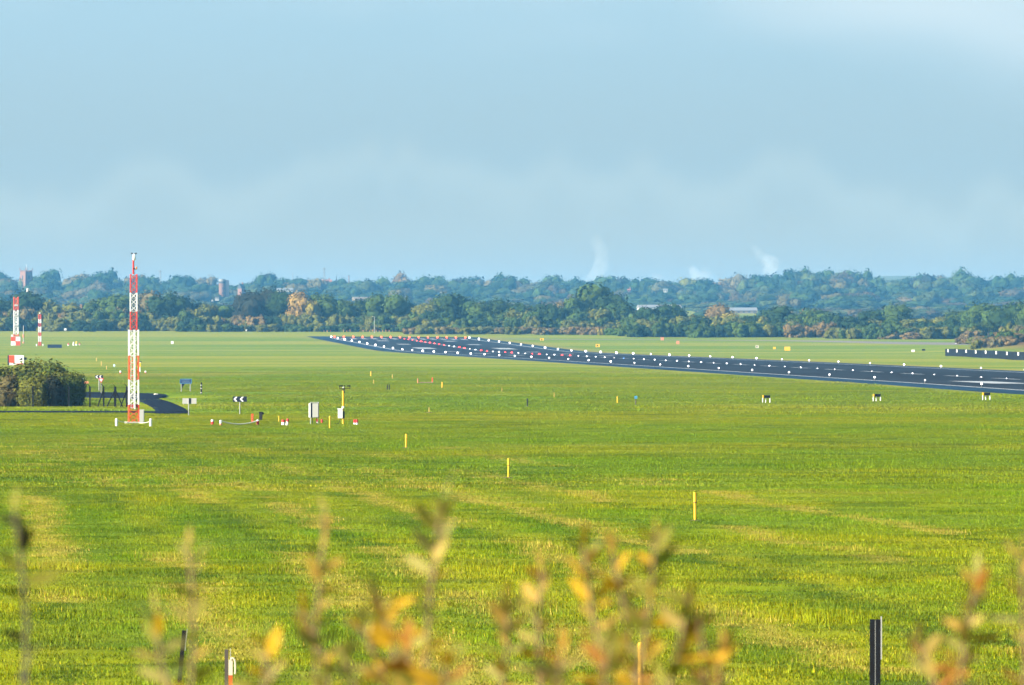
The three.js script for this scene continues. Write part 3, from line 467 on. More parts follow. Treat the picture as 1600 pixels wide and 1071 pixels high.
// approach lights beyond the runway end: slim orange stalks
for (let k = 0; k < 22; k++) { const p = 506 + k * 5.1, t = put('approach_light_stalk', `slim orange stalk beyond the runway end, ${ord(k + 1)} from the left`, 'stalk', p, 518.8 + 0.6 * hash(k, 2), 'orange stalks beyond the runway end'), u = U(t); mesh('stalk', cyl(0.35 * u, 0.45 * u, (1.6 + 1.8 * hash(k, 4)) * u, 0, 0, 0, 6), M.paleYellow, t); mesh('lamp_head', place(new THREE.SphereGeometry(0.6 * u, 8, 6), 0, (1.7 + 1.8 * hash(k, 4)) * u, 0), M.orange, t); }
// ------------------------------------------------------------------ aerials and cabins in the left field
{
  const t = put('glide_path_mast', 'thick red and white lattice aerial rising from a chequered cabin', 'mast', 24.8, 540.5), u = U(t), w = 6.6 * u;
  for (const [a, b, m] of [[0, 17, M.orange], [17, 54.5, M.white], [54.5, 75, M.orange]]) latticeSection(t, 'mast_section', a * u, b * u, w, m, 0.17, m === M.white ? 5 : 3);
  mesh('aerial_face', merge([30, 46, 62].map((y) => box(w * 0.9, 0.5, 0.3, 0, y * u, w / 2 + 0.1))), M.lightGrey, t);
  const c = put('chequered_cabin', 'small red and white chequered cabin at the foot of the left aerial', 'cabin', 24.3, 541.3), v = U(c), cw = 14.5 * v, ch = 13.6 * v;
  mesh('wall', box(cw, ch, 2.4, 0, ch / 2, 0.6), M.white, c); for (const [x, y] of [[-0.25, 0.5], [0.25, -0.0]]) mesh('red_panel', box(cw * 0.5, ch * 0.5, 0.06, x * cw, ch * (y === 0.5 ? 0.74 : 0.26), 1.84), M.orange, c); mesh('roof', box(cw * 1.04, 0.12, 2.6, 0, ch + 0.06, 0.6), M.lightGrey, c); mesh('vent', box(0.5, 0.5, 0.5, -cw * 0.4, ch + 0.36, 0.6), M.white, c);
  const b = put('chequered_cabin', 'red and white cabin half hidden behind the shrubs', 'cabin', 24.5, 573), q = U(b), bw = 25 * q, bh = 15.5 * q;
  mesh('wall', box(bw, bh, 2.2, 0, bh / 2, 0), M.white, b); mesh('red_panel', box(bw * 0.36, bh * 0.74, 0.05, -bw * 0.27, bh * 0.62, 1.125), M.orange, b); mesh('corner_post', box(0.22, bh, 0.06, -bw * 0.46, bh / 2, 1.13), M.navy, b); mesh('base_panel', box(bw * 0.4, bh * 0.16, 0.05, bw * 0.25, bh * 0.1, 1.125), M.orange, b); mesh('window', box(bw * 0.09, bh * 0.2, 0.05, bw * 0.36, bh * 0.62, 1.125), M.navy, b); mesh('vent_box', box(4 * q, 3.6 * q, 0.6, bw / 2 + 2 * q, bh * 0.66, 0), M.navy, b);
}
{
  const t = put('monitor_mast', 'slim banded red and white mast right of the thick aerial', 'mast', 61.8, 541.8), u = U(t), r = 1.75 * u;
  for (const [a, b, m] of [[0, 6.5, M.red], [6.5, 15.5, M.white], [15.5, 21, M.red], [21, 30, M.white], [30, 35.5, M.deepRed], [35.5, 41.5, M.white], [41.5, 49, M.red]]) latticeSection(t, 'mast_section', a * u, b * u, 2 * r, m, 0.13, 2);
  mesh('top_lamp', place(new THREE.SphereGeometry(0.22, 10, 8), 0, 51 * u, 0), M.white, t); mesh('top_rod', bar([0, 49 * u, 0], [0, 51 * u, 0], 0.08), M.red, t);
  for (const x of [-5, 5]) bollard(61.8 + x, 542.3, 3, 1.8, M.white, null, `tiny white post ${x < 0 ? 'left' : 'right'} of the slim banded mast`, 'tiny posts by the slim mast');
  const p = put('whip_aerial', 'thin white and orange pole right of the chequered cabin', 'pole', 36.2, 538.2), v = U(p); mesh('pole', cyl(0.5 * v, 0.8 * v, 28 * v), M.lightGrey, p); mesh('band', merge([cyl(1.4 * v, 1.4 * v, 5 * v, 0, 9 * v, 0), cyl(1.6 * v, 1.6 * v, 2.4 * v, 0, 0, 0)]), M.salmon, p);
  const d = put('dark_hatch', 'low dark slab in the grass right of the slim mast', 'slab', 85, 545.5), q = U(d); mesh('slab', box(22 * q, 5 * q, 1.2, 0, 2.4 * q, 0), M.navy, d); mesh('lip', box(22.4 * q, 0.5 * q, 1.3, 0, 5.1 * q, 0), M.dark, d);
}
[[106.5, 541.5, 2.4, 3, M.red, 'red-topped block at the left of the small equipment group'], [119, 541.5, 2.4, 6, M.yellow, 'yellow-white stake in the small equipment group'], [114.5, 541.5, 2, 5, M.white, 'white stake in the small equipment group'], [124, 541, 2, 2.4, M.red, 'red block at the right of the small equipment group']].forEach(([p, py, w, h, m, l]) => stake('marker_stake', p, py, h, w, m, l, 'marker', 'small equipment group in the left field', (t, u, k) => mesh('foot', cyl(w * u * 0.7, w * u * 0.7, h * u * 0.35, 0, 0, 0, 10), M.white, k)));
bollard(188, 587.5, 4.4, 2.8, M.white, M.red, 'tiny red and white marker left of the tall mast', 'tiny field markers', 0.4); bollard(227, 587, 4, 2.4, M.white, M.red, 'tiny red and white marker right of the tall mast', 'tiny field markers', 0.4);
{ const t = put('yellow_sensor', 'small yellow and white instrument post beside the tall mast', 'sensor', 218.5, 584), u = U(t); mesh('post', cyl(0.8 * u, 0.8 * u, 15 * u), M.white, t); mesh('head', box(2.4 * u, 6 * u, 0.3, 0, 11 * u, 0), M.yellow, t); mesh('top_bar', box(4.4 * u, 0.9 * u, 0.2, 0.6 * u, 16 * u, 0), M.dark, t); }
{ const t = put('blue_marker', 'tiny pale blue marker plate in the left field', 'marker', 178, 577), u = U(t); mesh('plate', box(2.6 * u, 3 * u, 0.15, 0, 3.4 * u, 0), std([0.45, 0.68, 0.85], 0.5), t); mesh('stem', cyl(0.3 * u, 0.3 * u, 2.2 * u), M.grey, t); }
// ------------------------------------------------------------------ dark corrugated boundary fence at right
{
  const A = [px(1478, 2160), 2160], B = [px(1622, 1800), 1800], N = 9, len = Math.hypot(B[0] - A[0], B[1] - A[1]), t = thing('boundary_fence', 'dark corrugated boundary fence with white marker plates along its top', 'fence', A[0], A[1]);
  const yaw = Math.atan2(-( -B[1] + A[1]), B[0] - A[0]); t.rotation.y = yaw; const gy = (k) => { const X = A[0] + (B[0] - A[0]) * k, D = A[1] + (B[1] - A[1]) * k; return groundY(X, D) - groundY(...A); };
  const bayMats = [0.010, 0.014, 0.012].map((v) => matte([v * 0.4, v * 0.6, v * 1.0]));
  for (let i = 0; i < N; i++) {
    const x0 = len * i / N, x1 = len * (i + 1) / N, pos = [], idx = [], nn = 60; 
    for (let j = 0; j <= nn; j++) { const k = j / nn, x = x0 + (x1 - x0) * k, y = gy((i + k) / N), z = (j % 4 < 2 ? 0 : 0.18) + 0.02 * hash(i, j); pos.push(x, y - 0.2, z, x, y + 1.72 + 0.03 * hash(i, 7), z); if (j < nn) idx.push(2 * j, 2 * j + 2, 2 * j + 1, 2 * j + 1, 2 * j + 2, 2 * j + 3); }
    const g = new THREE.BufferGeometry(); g.setAttribute('position', new THREE.Float32BufferAttribute(pos, 3)); g.setIndex(idx); const f = g.toNonIndexed(); f.computeVertexNormals(); mesh('corrugated_panel', f, bayMats[i % 3], t);
    mesh('post', box(0.2, 2.0, 0.2, x0 + 0.3, gy(i / N) + 0.9, -0.14), M.dark, t);
    const q = 0.045 + 0.112 * i; if (q < 1) mesh('marker_plate', box(4.2, 0.72, 0.05, len * q, gy(q) + 1.36, 0.27), M.white, t);
  }
  mesh('top_rail', (() => { const l = []; for (let i = 0; i < N; i++) l.push(bar([len * i / N, gy(i / N) + 1.76, 0.05], [len * (i + 1) / N, gy((i + 1) / N) + 1.76, 0.05], 0.05)); return merge(l); })(), M.dark, t);
}

// ------------------------------------------------------------------ trees
// a crown: leaf clumps over many overlapping lobes, each lobe with a leafy heart; height 1, centred on its foot
function crownGeometry(seed, { lobes = 14, width = 1, low = 0.16, leaf = 0.05, perLobe = 130, flat = 1, ragged = 0.25, up = 0, fat = 1 }) {
  const r = rng(seed), pos = [], nor = [], col = [], v = new THREE.Vector3(), n = new THREE.Vector3(), t1 = new THREE.Vector3(), t2 = new THREE.Vector3();
  const L = [];
  for (let k = 0; k < lobes; k++) {
    const a = r() * 6.283, h = low + (0.86 - low) * Math.pow(r(), 0.75), env = Math.sqrt(Math.max(0.05, 1 - ((h - 0.45) / 0.62) ** 2)), q = (0.25 + 0.75 * Math.sqrt(r())) * env * 0.36 * width, s = (0.13 + 0.11 * r()) * (0.75 + 0.35 * width) * fat;
    L.push([Math.cos(a) * q, h, Math.sin(a) * q, s, s * (0.8 + 0.3 * r()) * flat]);
  }
  L.push([0, 0.55, 0, 0.26 * Math.sqrt(width), 0.34], [0.02, 0.78, 0.01, 0.17 * Math.sqrt(width), 0.17]);
  if (fat > 1) L.push([0.14 * width * (r() - 0.5), 0.74, 0.1 * (r() - 0.5), 0.27 * width, 0.24], [0.3 * width * (r() - 0.5), 0.70, 0.2 * (r() - 0.5), 0.22 * width, 0.22]);
  const tri = (p, q, s, nn, c) => { pos.push(...p, ...q, ...s); for (let i = 0; i < 3; i++) { nor.push(nn.x, nn.y, nn.z); col.push(c[0], c[1], c[2]); } };
  for (const [cx, cy, cz, rx, ry] of L) {
    const tone = 0.8 + 0.4 * r(), hue = r();
    const core = new THREE.IcosahedronGeometry(1, 1).attributes.position;
    for (let i = 0; i < core.count; i += 3) { const P = [0, 1, 2].map((j) => { const x = core.getX(i + j), y = core.getY(i + j), z = core.getZ(i + j), k = 0.74 + 0.14 * hash(Math.round(x * 50) + seed, Math.round(y * 50 + z * 90)); return [cx + x * rx * k, cy + y * ry * k, cz + z * rx * k]; }); n.set(core.getX(i), core.getY(i), core.getZ(i)).normalize(); tri(P[0], P[1], P[2], n, [tone, tone, tone]); }
    for (let k = 0; k < perLobe; k++) {
      v.set(r() * 2 - 1, r() * 2 - 1 + 0.15, r() * 2 - 1); if (v.lengthSq() > 1.1 || v.lengthSq() < 0.05) continue; v.normalize();
      const k2 = 0.84 + ragged * r() + up * Math.max(0, v.y) * r();
      const x = cx + v.x * rx * k2, y = cy + v.y * ry * k2, z = cz + v.z * rx * k2; if (y < low * 0.4) continue;
      n.copy(v).multiplyScalar(1).add(t1.set(r() - 0.5, r() - 0.3, r() - 0.5).multiplyScalar(1.2)).normalize();
      t1.set(r() - 0.5, r() - 0.5, r() - 0.5).cross(n).normalize(); t2.crossVectors(n, t1);
      const s = leaf * (0.55 + 0.9 * r()), w = s * (0.45 + 0.4 * r()), b = tone * (0.72 + 0.56 * r()), c = [b * (0.9 + 0.25 * hue), b, b * (1.1 - 0.3 * hue)];
      const P = (i, j) => [x + t1.x * i + t2.x * j, y + t1.y * i + t2.y * j, z + t1.z * i + t2.z * j];
      const nn = n.clone().lerp(v, 0.55).normalize();
      tri(P(-s, 0), P(0.1 * s, -w), P(s, 0.1 * w), nn, c); tri(P(-s, 0), P(s, 0.1 * w), P(-0.1 * s, w), nn, c);
    }
  }
  const g = new THREE.BufferGeometry(); g.setAttribute('position', new THREE.Float32BufferAttribute(pos, 3)); g.setAttribute('normal', new THREE.Float32BufferAttribute(nor, 3)); g.setAttribute('color', new THREE.Float32BufferAttribute(col, 3)); return g;
}
const CROWN = { round: [11, 12, 13, 14].map((s) => crownGeometry(s, { lobes: 13, width: 1.15, perLobe: 240, fat: 1.2, leaf: 0.042, ragged: 0.42 })), wide: [21, 22, 23].map((s) => crownGeometry(s, { lobes: 16, width: 1.7, perLobe: 240, low: 0.12, fat: 1.15, leaf: 0.042, ragged: 0.42 })), tall: [31, 32].map((s) => crownGeometry(s, { lobes: 20, width: 0.85, perLobe: 150, up: 0.35, ragged: 0.35 })), bush: [41, 42, 43, 44].map((s) => crownGeometry(s, { lobes: 20, width: 1.9, low: 0.05, perLobe: 110, leaf: 0.075, ragged: 0.35 })), thicket: [61, 62, 63].map((s) => crownGeometry(s, { lobes: 44, width: 1.0, low: 0.04, perLobe: 300, leaf: 0.036, ragged: 0.75, up: 0.6 })), far: [51, 52, 53, 54, 55].map((s) => crownGeometry(s, { lobes: 9, width: 1.35, perLobe: 150, leaf: 0.05, low: 0.1, fat: 1.35, ragged: 0.34 })) };
const TRUNK = merge([cyl(0.018, 0.035, 0.5, 0, -0.02, 0, 7), bar([0, 0.3, 0], [0.13, 0.62, 0.05], 0.012), bar([0, 0.26, 0], [-0.14, 0.58, -0.04], 0.012), bar([0, 0.36, 0], [0.02, 0.66, -0.12], 0.01), bar([0, 0.34, 0], [-0.03, 0.64, 0.13], 0.01)]);
const STEMS = merge([-0.2, -0.06, 0.09, 0.22].map((x, i) => bar([x * 0.4, -0.02, 0.03 * i], [x, 0.5, 0.08 * (i - 1.5)], 0.012)));
const leafMat = (c) => new THREE.MeshPhysicalMaterial({ color: lin(...c), vertexColors: true, roughness: 1, specularIntensity: 0.15, side: THREE.DoubleSide });
const KIND = {
  lush: ['leafy olive', leafMat([0.082, 0.088, 0.013])], leafy: ['leafy green', leafMat([0.055, 0.074, 0.012])],
  dark: ['dark green', leafMat([0.017, 0.034, 0.009])], green: ['mid green', leafMat([0.036, 0.060, 0.010])], olive: ['olive green', leafMat([0.080, 0.084, 0.013])], bright: ['bright green', leafMat([0.055, 0.095, 0.010])], yellow: ['yellowing', leafMat([0.17, 0.14, 0.022])],
  orange: ['orange-gold autumn', leafMat([0.175, 0.115, 0.030])], brown: ['russet brown', leafMat([0.115, 0.080, 0.030])], grey: ['grey-brown thinning', leafMat([0.10, 0.084, 0.036])], plum: ['dark purplish', leafMat([0.018, 0.020, 0.012])],
};
const bark = std([0.06, 0.05, 0.04], 1);
const counts = {};
function tree(p, D, topY, wpx, shape, kind, form, where) {
  const X = px(p, D), y0 = groundY(X, D), top = EYE + (500 - topY) * mpp(D), h = Math.max(2.5, top - y0), w = wpx * mpp(D), list = CROWN[shape], k = Math.floor(hash(p * 7, topY * 3) * list.length);
  const base = { round: 0.98, wide: 1.35, tall: 0.78, bush: 1.5, thicket: 0.88, far: 1.15 }[shape], key = `${KIND[kind][0]} ${form} ${where}`; counts[key] = (counts[key] ?? 0) + 1;
  const t = thing(form.includes('tree') ? `${form.replace(/ /g, '_')}` : 'hedge_shrub', key + '|' + counts[key], form.includes('tree') ? 'tree' : 'shrub', X, D, `${form}s ${where}`, -0.15);
  mesh(form.includes('tree') ? 'trunk' : 'stems', form.includes('tree') ? TRUNK : STEMS, bark, t); mesh('crown', list[k], KIND[kind][1], t);
  t.scale.set(w / base, h / 0.98, w / base); t.rotation.y = hash(p, 77) * 6.283; return t;
}
const sorted = (list) => list.slice().sort((a, b) => a[0] - b[0]);
// belt along the far side of the airfield: picture place, distance, top, width, shape, kind
const belt = sorted([
  [8, 3330, 470, 52, 'round', 'dark'], [44, 3300, 458, 62, 'round', 'dark'], [80, 3320, 471, 30, 'round', 'olive'], [112, 3330, 476, 44, 'round', 'olive'], [148, 3320, 470, 56, 'round', 'green'], [180, 3300, 462, 66, 'round', 'green'], [222, 3320, 459, 60, 'round', 'grey'], [250, 3290, 465, 54, 'round', 'dark'], [283, 3300, 463, 66, 'wide', 'dark'], [322, 3300, 475, 32, 'round', 'olive'],
  [352, 3310, 478, 50, 'round', 'green'], [394, 3280, 457, 74, 'wide', 'plum'], [436, 3280, 457, 54, 'round', 'dark'], [467, 3265, 459, 44, 'round', 'orange'], [503, 3270, 463, 54, 'round', 'green'], [487, 3262, 474, 26, 'round', 'yellow'], [540, 3290, 470, 58, 'round', 'green'], [573, 3290, 471, 50, 'round', 'dark'], [606, 3280, 463, 72, 'wide', 'green'], [632, 3290, 474, 36, 'round', 'dark'],
  [662, 3230, 476, 48, 'round', 'olive'], [688, 3240, 467, 56, 'round', 'green'], [716, 3240, 462, 64, 'round', 'dark'], [745, 3230, 476, 44, 'round', 'green'], [768, 3250, 470, 54, 'round', 'dark'], [798, 3230, 474, 56, 'round', 'dark'], [826, 3230, 480, 44, 'round', 'green'], [856, 3240, 477, 50, 'round', 'dark'], [880, 3250, 474, 44, 'round', 'grey'], [900, 3240, 468, 44, 'round', 'green'], [926, 3270, 446, 58, 'tall', 'green'], [950, 3250, 462, 56, 'round', 'dark'], [968, 3235, 474, 50, 'round', 'dark'],
  [1012, 3220, 481, 38, 'round', 'dark'], [1044, 3230, 478, 50, 'round', 'dark'], [985, 3250, 486, 40, 'round', 'olive'], [1085, 3160, 494, 46, 'round', 'green'], [1122, 3230, 478, 48, 'round', 'brown'], [1140, 3200, 490, 40, 'round', 'yellow'], [1180, 3180, 493, 44, 'round', 'dark'], [1214, 3160, 480, 56, 'round', 'dark'], [1250, 3150, 492, 48, 'round', 'dark'], [1290, 3140, 489, 62, 'wide', 'bright'], [1278, 3190, 484, 52, 'round', 'green'],
  [1326, 3140, 500, 44, 'round', 'olive'], [1356, 3120, 486, 48, 'round', 'dark'], [1402, 3120, 495, 50, 'round', 'green'], [1400, 3220, 478, 52, 'round', 'green'], [1442, 3100, 498, 46, 'round', 'olive'], [1474, 3060, 496, 48, 'round', 'olive'], [1506, 3040, 486, 52, 'round', 'green'], [1545, 3000, 476, 62, 'round', 'green'], [1585, 2960, 476, 60, 'round', 'dark'], [1622, 2940, 472, 60, 'round', 'green'], [1530, 3020, 492, 44, 'round', 'dark'], [-22, 3320, 470, 50, 'round', 'green'],
]);
for (const [p, D, y, w, s, k] of belt) tree(p, D, y, w, s, k, 'tree', 'in the belt behind the airfield');
// hedges and scrub along the foot of the belt
const scrub = [];
{
  const r = rng(91), row = (p0, p1, step, D, y, jitter, w, kinds) => { for (let p = p0; p < p1; p += step * (0.75 + 0.5 * r())) scrub.push([Math.round(p * 10) / 10, D + (r() - 0.5) * 30, y + (r() - 0.5) * jitter, w * (0.8 + 0.5 * r()), 'bush', kinds[Math.floor(r() * kinds.length)]]); };
  row(-20, 140, 15, 3285, 488, 8, 34, ['brown', 'grey', 'olive', 'olive']); row(-20, 330, 14, 3262, 499, 6, 32, ['olive', 'green', 'olive', 'dark']); row(120, 320, 16, 3290, 484, 8, 36, ['olive', 'grey', 'green']);
  row(300, 440, 14, 3258, 496, 7, 34, ['dark', 'olive', 'olive', 'brown']); row(300, 650, 12, 3222, 507, 3, 24, ['dark', 'olive', 'green', 'olive']); row(430, 650, 11, 3248, 495, 5, 26, ['olive', 'green', 'olive', 'green']);
  row(640, 1000, 13, 3190, 500, 9, 32, ['olive', 'green', 'olive', 'green', 'dark']); row(640, 1000, 11, 3100, 512, 6, 24, ['olive', 'olive', 'brown', 'grey', 'green']); row(660, 980, 17, 3205, 487, 8, 38, ['dark', 'green', 'olive', 'dark']);
  row(995, 1320, 12, 3020, 505, 6, 34, ['dark', 'green', 'olive', 'dark', 'green']); row(985, 1330, 15, 3060, 497, 8, 36, ['olive', 'green', 'dark']); row(1300, 1520, 12, 2960, 513, 6, 28, ['green', 'olive', 'olive', 'green']); row(1320, 1500, 15, 3020, 503, 6, 34, ['green', 'olive', 'dark']);
  for (const [p, D, y, w, k] of [[845, 3090, 511, 26, 'brown'], [862, 3092, 514, 20, 'brown'], [896, 3090, 511, 26, 'brown'], [915, 3088, 514, 22, 'brown'], [932, 3085, 511, 22, 'brown'], [957, 3080, 517, 22, 'bright'], [940, 3082, 514, 12, 'yellow'], [1241, 3000, 508, 30, 'brown'], [1275, 3005, 507, 36, 'brown'], [1292, 3003, 505, 34, 'brown'], [1312, 2990, 517, 28, 'yellow'], [1388, 2945, 522, 30, 'brown'], [1424, 2940, 521, 34, 'brown'], [1372, 2950, 519, 26, 'yellow'], [1088, 3000, 522, 10, 'bright'], [72, 3230, 505, 30, 'olive'], [86, 3225, 508, 22, 'olive'], [283, 3225, 514, 18, 'dark'], [140, 3225, 514, 20, 'dark'], [1518, 2880, 517, 26, 'brown']]) scrub.push([p, D, y, w, 'bush', k]);
  // scrub over the bracken bank at the right
  for (let k = 0; k < 26; k++) { const p = 1512 + 130 * r(), D = 2360 + 330 * r(); scrub.push([p, D, 546 - 34 * sstep(1500, 1600, p) * (0.4 + 0.6 * r()) - 12 * sstep(2400, 2700, D), 18 + 22 * r(), 'bush', ['brown', 'grey', 'brown', 'olive', 'green', 'grey'][k % 6]]); }
}
for (const [p, D, y, w, s, k] of sorted(scrub)) tree(p, D, y, w, s, k, 'shrub', p > 1508 && D < 2720 ? 'on the bracken bank at right' : 'in the hedge before the tree belt');
// large shrubs behind the security fence
for (const [p, D, y, w, k] of [[10, 735, 577, 60, 'lush'], [48, 740, 571, 62, 'lush'], [78, 738, 571, 50, 'leafy'], [100, 732, 584, 40, 'lush'], [116, 722, 603, 28, 'leafy'], [30, 722, 596, 56, 'leafy'], [72, 720, 600, 50, 'lush'], [100, 716, 606, 40, 'leafy'], [-20, 730, 580, 50, 'dark'], [12, 716, 622, 34, 'grey'], [84, 714, 624, 26, 'plum'], [54, 714, 612, 44, 'lush']]) tree(p, D, y, w, 'thicket', k, 'shrub', 'behind the chain-link fence');

// far wooded rise: the trees that stand out on the skyline, then the wood below them as one mass
const SKY = [[-20, 436], [8, 433], [30, 444], [60, 432], [76, 429], [94, 442], [122, 431], [140, 436], [160, 424], [186, 440], [210, 433], [226, 434], [246, 443], [268, 441], [286, 433], [305, 440], [316, 434], [338, 444], [365, 446], [388, 444], [416, 429], [440, 438], [462, 441], [478, 438], [502, 439], [524, 441], [548, 444], [566, 448], [584, 440], [606, 443], [630, 433], [652, 438], [676, 438], [700, 440], [722, 438], [736, 435], [760, 441], [776, 435], [788, 434], [808, 441], [828, 444], [862, 433], [884, 440], [902, 440], [918, 441], [946, 434], [962, 441], [976, 440], [1004, 441], [1024, 440], [1050, 442], [1074, 441], [1098, 438], [1120, 443], [1148, 440], [1166, 435], [1190, 432], [1212, 430], [1242, 425], [1262, 427], [1282, 426], [1304, 428], [1324, 431], [1342, 425], [1366, 435], [1386, 442], [1406, 438], [1426, 436], [1440, 436], [1464, 437], [1482, 438], [1504, 428], [1524, 437], [1548, 439], [1572, 434], [1592, 437], [1616, 434]];
{
  const kinds = ['green', 'dark', 'green', 'grey', 'dark', 'olive', 'green', 'plum', 'dark', 'green', 'brown'];
  SKY.forEach(([p, y], i) => tree(p, 6720 + 120 * (hash(i, 1) - 0.5), y, 34 + 18 * hash(i, 3), 'far', kinds[Math.floor(hash(i, 9) * kinds.length)], 'tree', 'on the hazy wooded skyline'));
  const sky = (p) => { let k = 0; while (k < SKY.length - 2 && p > SKY[k + 1][0]) k++; const [a, y] = SKY[k], [b, z] = SKY[k + 1]; return y + (z - y) * clamp((p - a) / (b - a)); };
  const r = rng(55), all = CROWN.far.map(() => []), tints = [[0.022, 0.040, 0.009], [0.014, 0.029, 0.008], [0.034, 0.046, 0.011], [0.045, 0.046, 0.020], [0.065, 0.056, 0.018], [0.025, 0.042, 0.010], [0.05, 0.038, 0.016]];
  for (let row = -4; row < 8; row++) {
    const D = 5560 + row * 150 - (row < 0 ? 200 : 0), e = Math.max(row, -1) / 7;
    for (let p = -60; p < 1670; p += 22 + 16 * r()) {
      const gap = (p > 975 && p < 1095 && row < 1) || (p > 1115 && p < 1200 && row < 1) || (p > 318 && p < 352 && row < 5 && row > 2); if (gap) continue;
      const Dd = D + 60 * (r() - 0.5), X = px(p, Dd), y0 = groundY(X, Dd), topY = sky(p) + 5 + (1 - e) * 38 + (row < 0 ? 5 - 2 * row : 0) + (r() - 0.5) * 11, h = Math.max(5.5, EYE + (500 - topY) * mpp(Dd) - y0), w = (30 + 22 * r()) * mpp(Dd) / 1.15;
      const poplar = p > 725 && p < 825 && row === 2, tint = poplar ? [0.14, 0.105, 0.03] : p > 1400 && p < 1445 && row === 3 ? [0.12, 0.09, 0.035] : p > 110 && p < 165 && row > 2 && row < 6 ? [0.075, 0.068, 0.036] : tints[Math.floor(r() * (r() < 0.5 ? 3 : 7))], b = 0.8 + 0.4 * r();
      all[Math.floor(r() * all.length)].push([X, y0 - 0.3, -Dd, poplar ? w * 0.6 : w, h, r() * 6.283, tint.map((c) => c * b * 1.15)]);
    }
  }
  const wood = new THREE.Group(); wood.name = 'distant_woodland'; wood.userData = { kind: 'stuff', label: 'hazy mass of mixed woodland covering the far rise', category: 'woodland' }; scene.add(wood);
  const mat = leafMat([1, 1, 1]), m = new THREE.Matrix4(), q = new THREE.Quaternion(), up = new THREE.Vector3(0, 1, 0), c = new THREE.Color();
  all.forEach((list, v) => { const im = new THREE.InstancedMesh(CROWN.far[v], mat, list.length); list.forEach(([x, y, z, w, h, t, col], i) => { q.setFromAxisAngle(up, t); im.setMatrixAt(i, m.compose(new THREE.Vector3(x, y, z), q, new THREE.Vector3(w, h, w))); im.setColorAt(i, c.setRGB(...col)); }); im.name = 'tree_crowns'; im.userData.kind = 'stuff'; im.castShadow = im.receiveShadow = true; wood.add(im); });
}
// labels of trees and shrubs: kind, place, and which one of its kind from the left
for (const o of scene.children) if (o.userData.label?.includes('|')) { const [key, n] = o.userData.label.split('|'); o.userData.label = counts[key] > 1 ? `${key}, ${ord(+n)} such from the left` : key; }

// ------------------------------------------------------------------ far buildings
function building(name, label, category, p, D, botY) { const X = px(p, D), t = new THREE.Group(); t.name = numbered(name); t.position.set(X, EYE + (500 - botY) * mpp(D), -D); scene.add(t); tag(t, label, category); t.userData.u = mpp(D); return t; }
const B = { sand: std([0.17, 0.088, 0.062], 0.9), brick: std([0.15, 0.078, 0.054], 0.9), slate: std([0.03, 0.034, 0.04], 0.8), tile: std([0.24, 0.085, 0.05], 0.9), render: std([0.36, 0.345, 0.32], 0.8), glass: std([0.03, 0.04, 0.06], 0.2), zinc: std([0.17, 0.17, 0.165], 0.7), tan: std([0.14, 0.11, 0.075], 0.9) };
{ // church tower, seen on its corner
  const t = building('church_tower', 'red sandstone church tower with battlements and flagpole', 'church', 40.5, 6600, 452), u = U(t); t.rotation.y = 0.72;
  const w = 14 * u, h = 30 * u; mesh('wall', box(w, h, w, 0, h / 2 - 3 * u, 0), B.sand, t); const top = h - 3 * u;
  for (const [x, z] of [[-1, -1], [1, -1], [1, 1], [-1, 1]]) mesh('pinnacle', place(new THREE.ConeGeometry(0.55, 2.6, 6), x * w / 2, top + 2.6, z * w / 2), B.sand, t);
  for (let s = 0; s < 4; s++) for (let k = 0; k < 4; k++) { const a = s * Math.PI / 2, x = (k - 1.5) * w * 0.26; mesh('battlement', place(new THREE.BoxGeometry(w * 0.16, 1.1, 0.4), x * Math.cos(a) + Math.sin(a) * w * 0.48, top + 0.55, -x * Math.sin(a) + Math.cos(a) * w * 0.48, 0, a, 0), B.sand, t); }
  for (const a of [0, -Math.PI / 2]) { const sx = Math.sin(a), cz = Math.cos(a); mesh('belfry_window', place(new THREE.BoxGeometry(1.3, 2.6, 0.12), sx * w * 0.5, top - 4.2, cz * w * 0.5, 0, a, 0), B.glass, t); mesh('string_course', place(new THREE.BoxGeometry(w * 1.02, 0.25, 0.2), sx * w * 0.5, top - 6.8, cz * w * 0.5, 0, a, 0), B.sand, t); mesh('buttress', place(new THREE.BoxGeometry(0.8, h * 0.7, 0.7), sx * w * 0.5 - cz * w * 0.5, h * 0.3, cz * w * 0.5 + sx * w * 0.5, 0, a, 0), B.sand, t); }
  mesh('flagpole', cyl(0.10, 0.16, 12 * u, 0, top, 0), M.white, t);
  const r = building('chapel_roof', 'steep red-brown roof below the church tower', 'church', 39, 6570, 462), v = U(r), g = new THREE.CylinderGeometry(0.01, 6 * v, 12 * v, 4); mesh('roof', place(g, 0, 6 * v, 0, 0, 0.5, 0), B.brick, r); mesh('wall', box(7 * v, 8 * v, 7 * v, 0, -1.5 * v, 0, 0.5), B.sand, r);
}
function gable(t, w, h, rh, d, wall, roof, chim) { mesh('wall', box(w, h, d, 0, h / 2, 0), wall, t); const s = new THREE.Shape(); s.moveTo(-d / 2 - 0.4, 0); s.lineTo(0, rh); s.lineTo(d / 2 + 0.4, 0); s.closePath(); const g = new THREE.ExtrudeGeometry(s, { depth: w + 0.6, bevelEnabled: false }); const r = mesh('roof', place(g, -w / 2 - 0.3, h, 0, 0, Math.PI / 2, 0), roof, t); if (chim) mesh('chimney', box(0.9, 2.2, 0.9, w * 0.32, h + rh + 0.3, 0), B.brick, r); }
function windows(t, w, h, d, nx, ny, mat = B.glass) { for (let i = 0; i < nx; i++) for (let j = 0; j < ny; j++) mesh('window', box(w / nx * 0.4, h / ny * 0.45, 0.1, (i + 0.5 - nx / 2) * w / nx, (j + 0.55) * h / ny, d / 2 + 0.03), mat, t); }
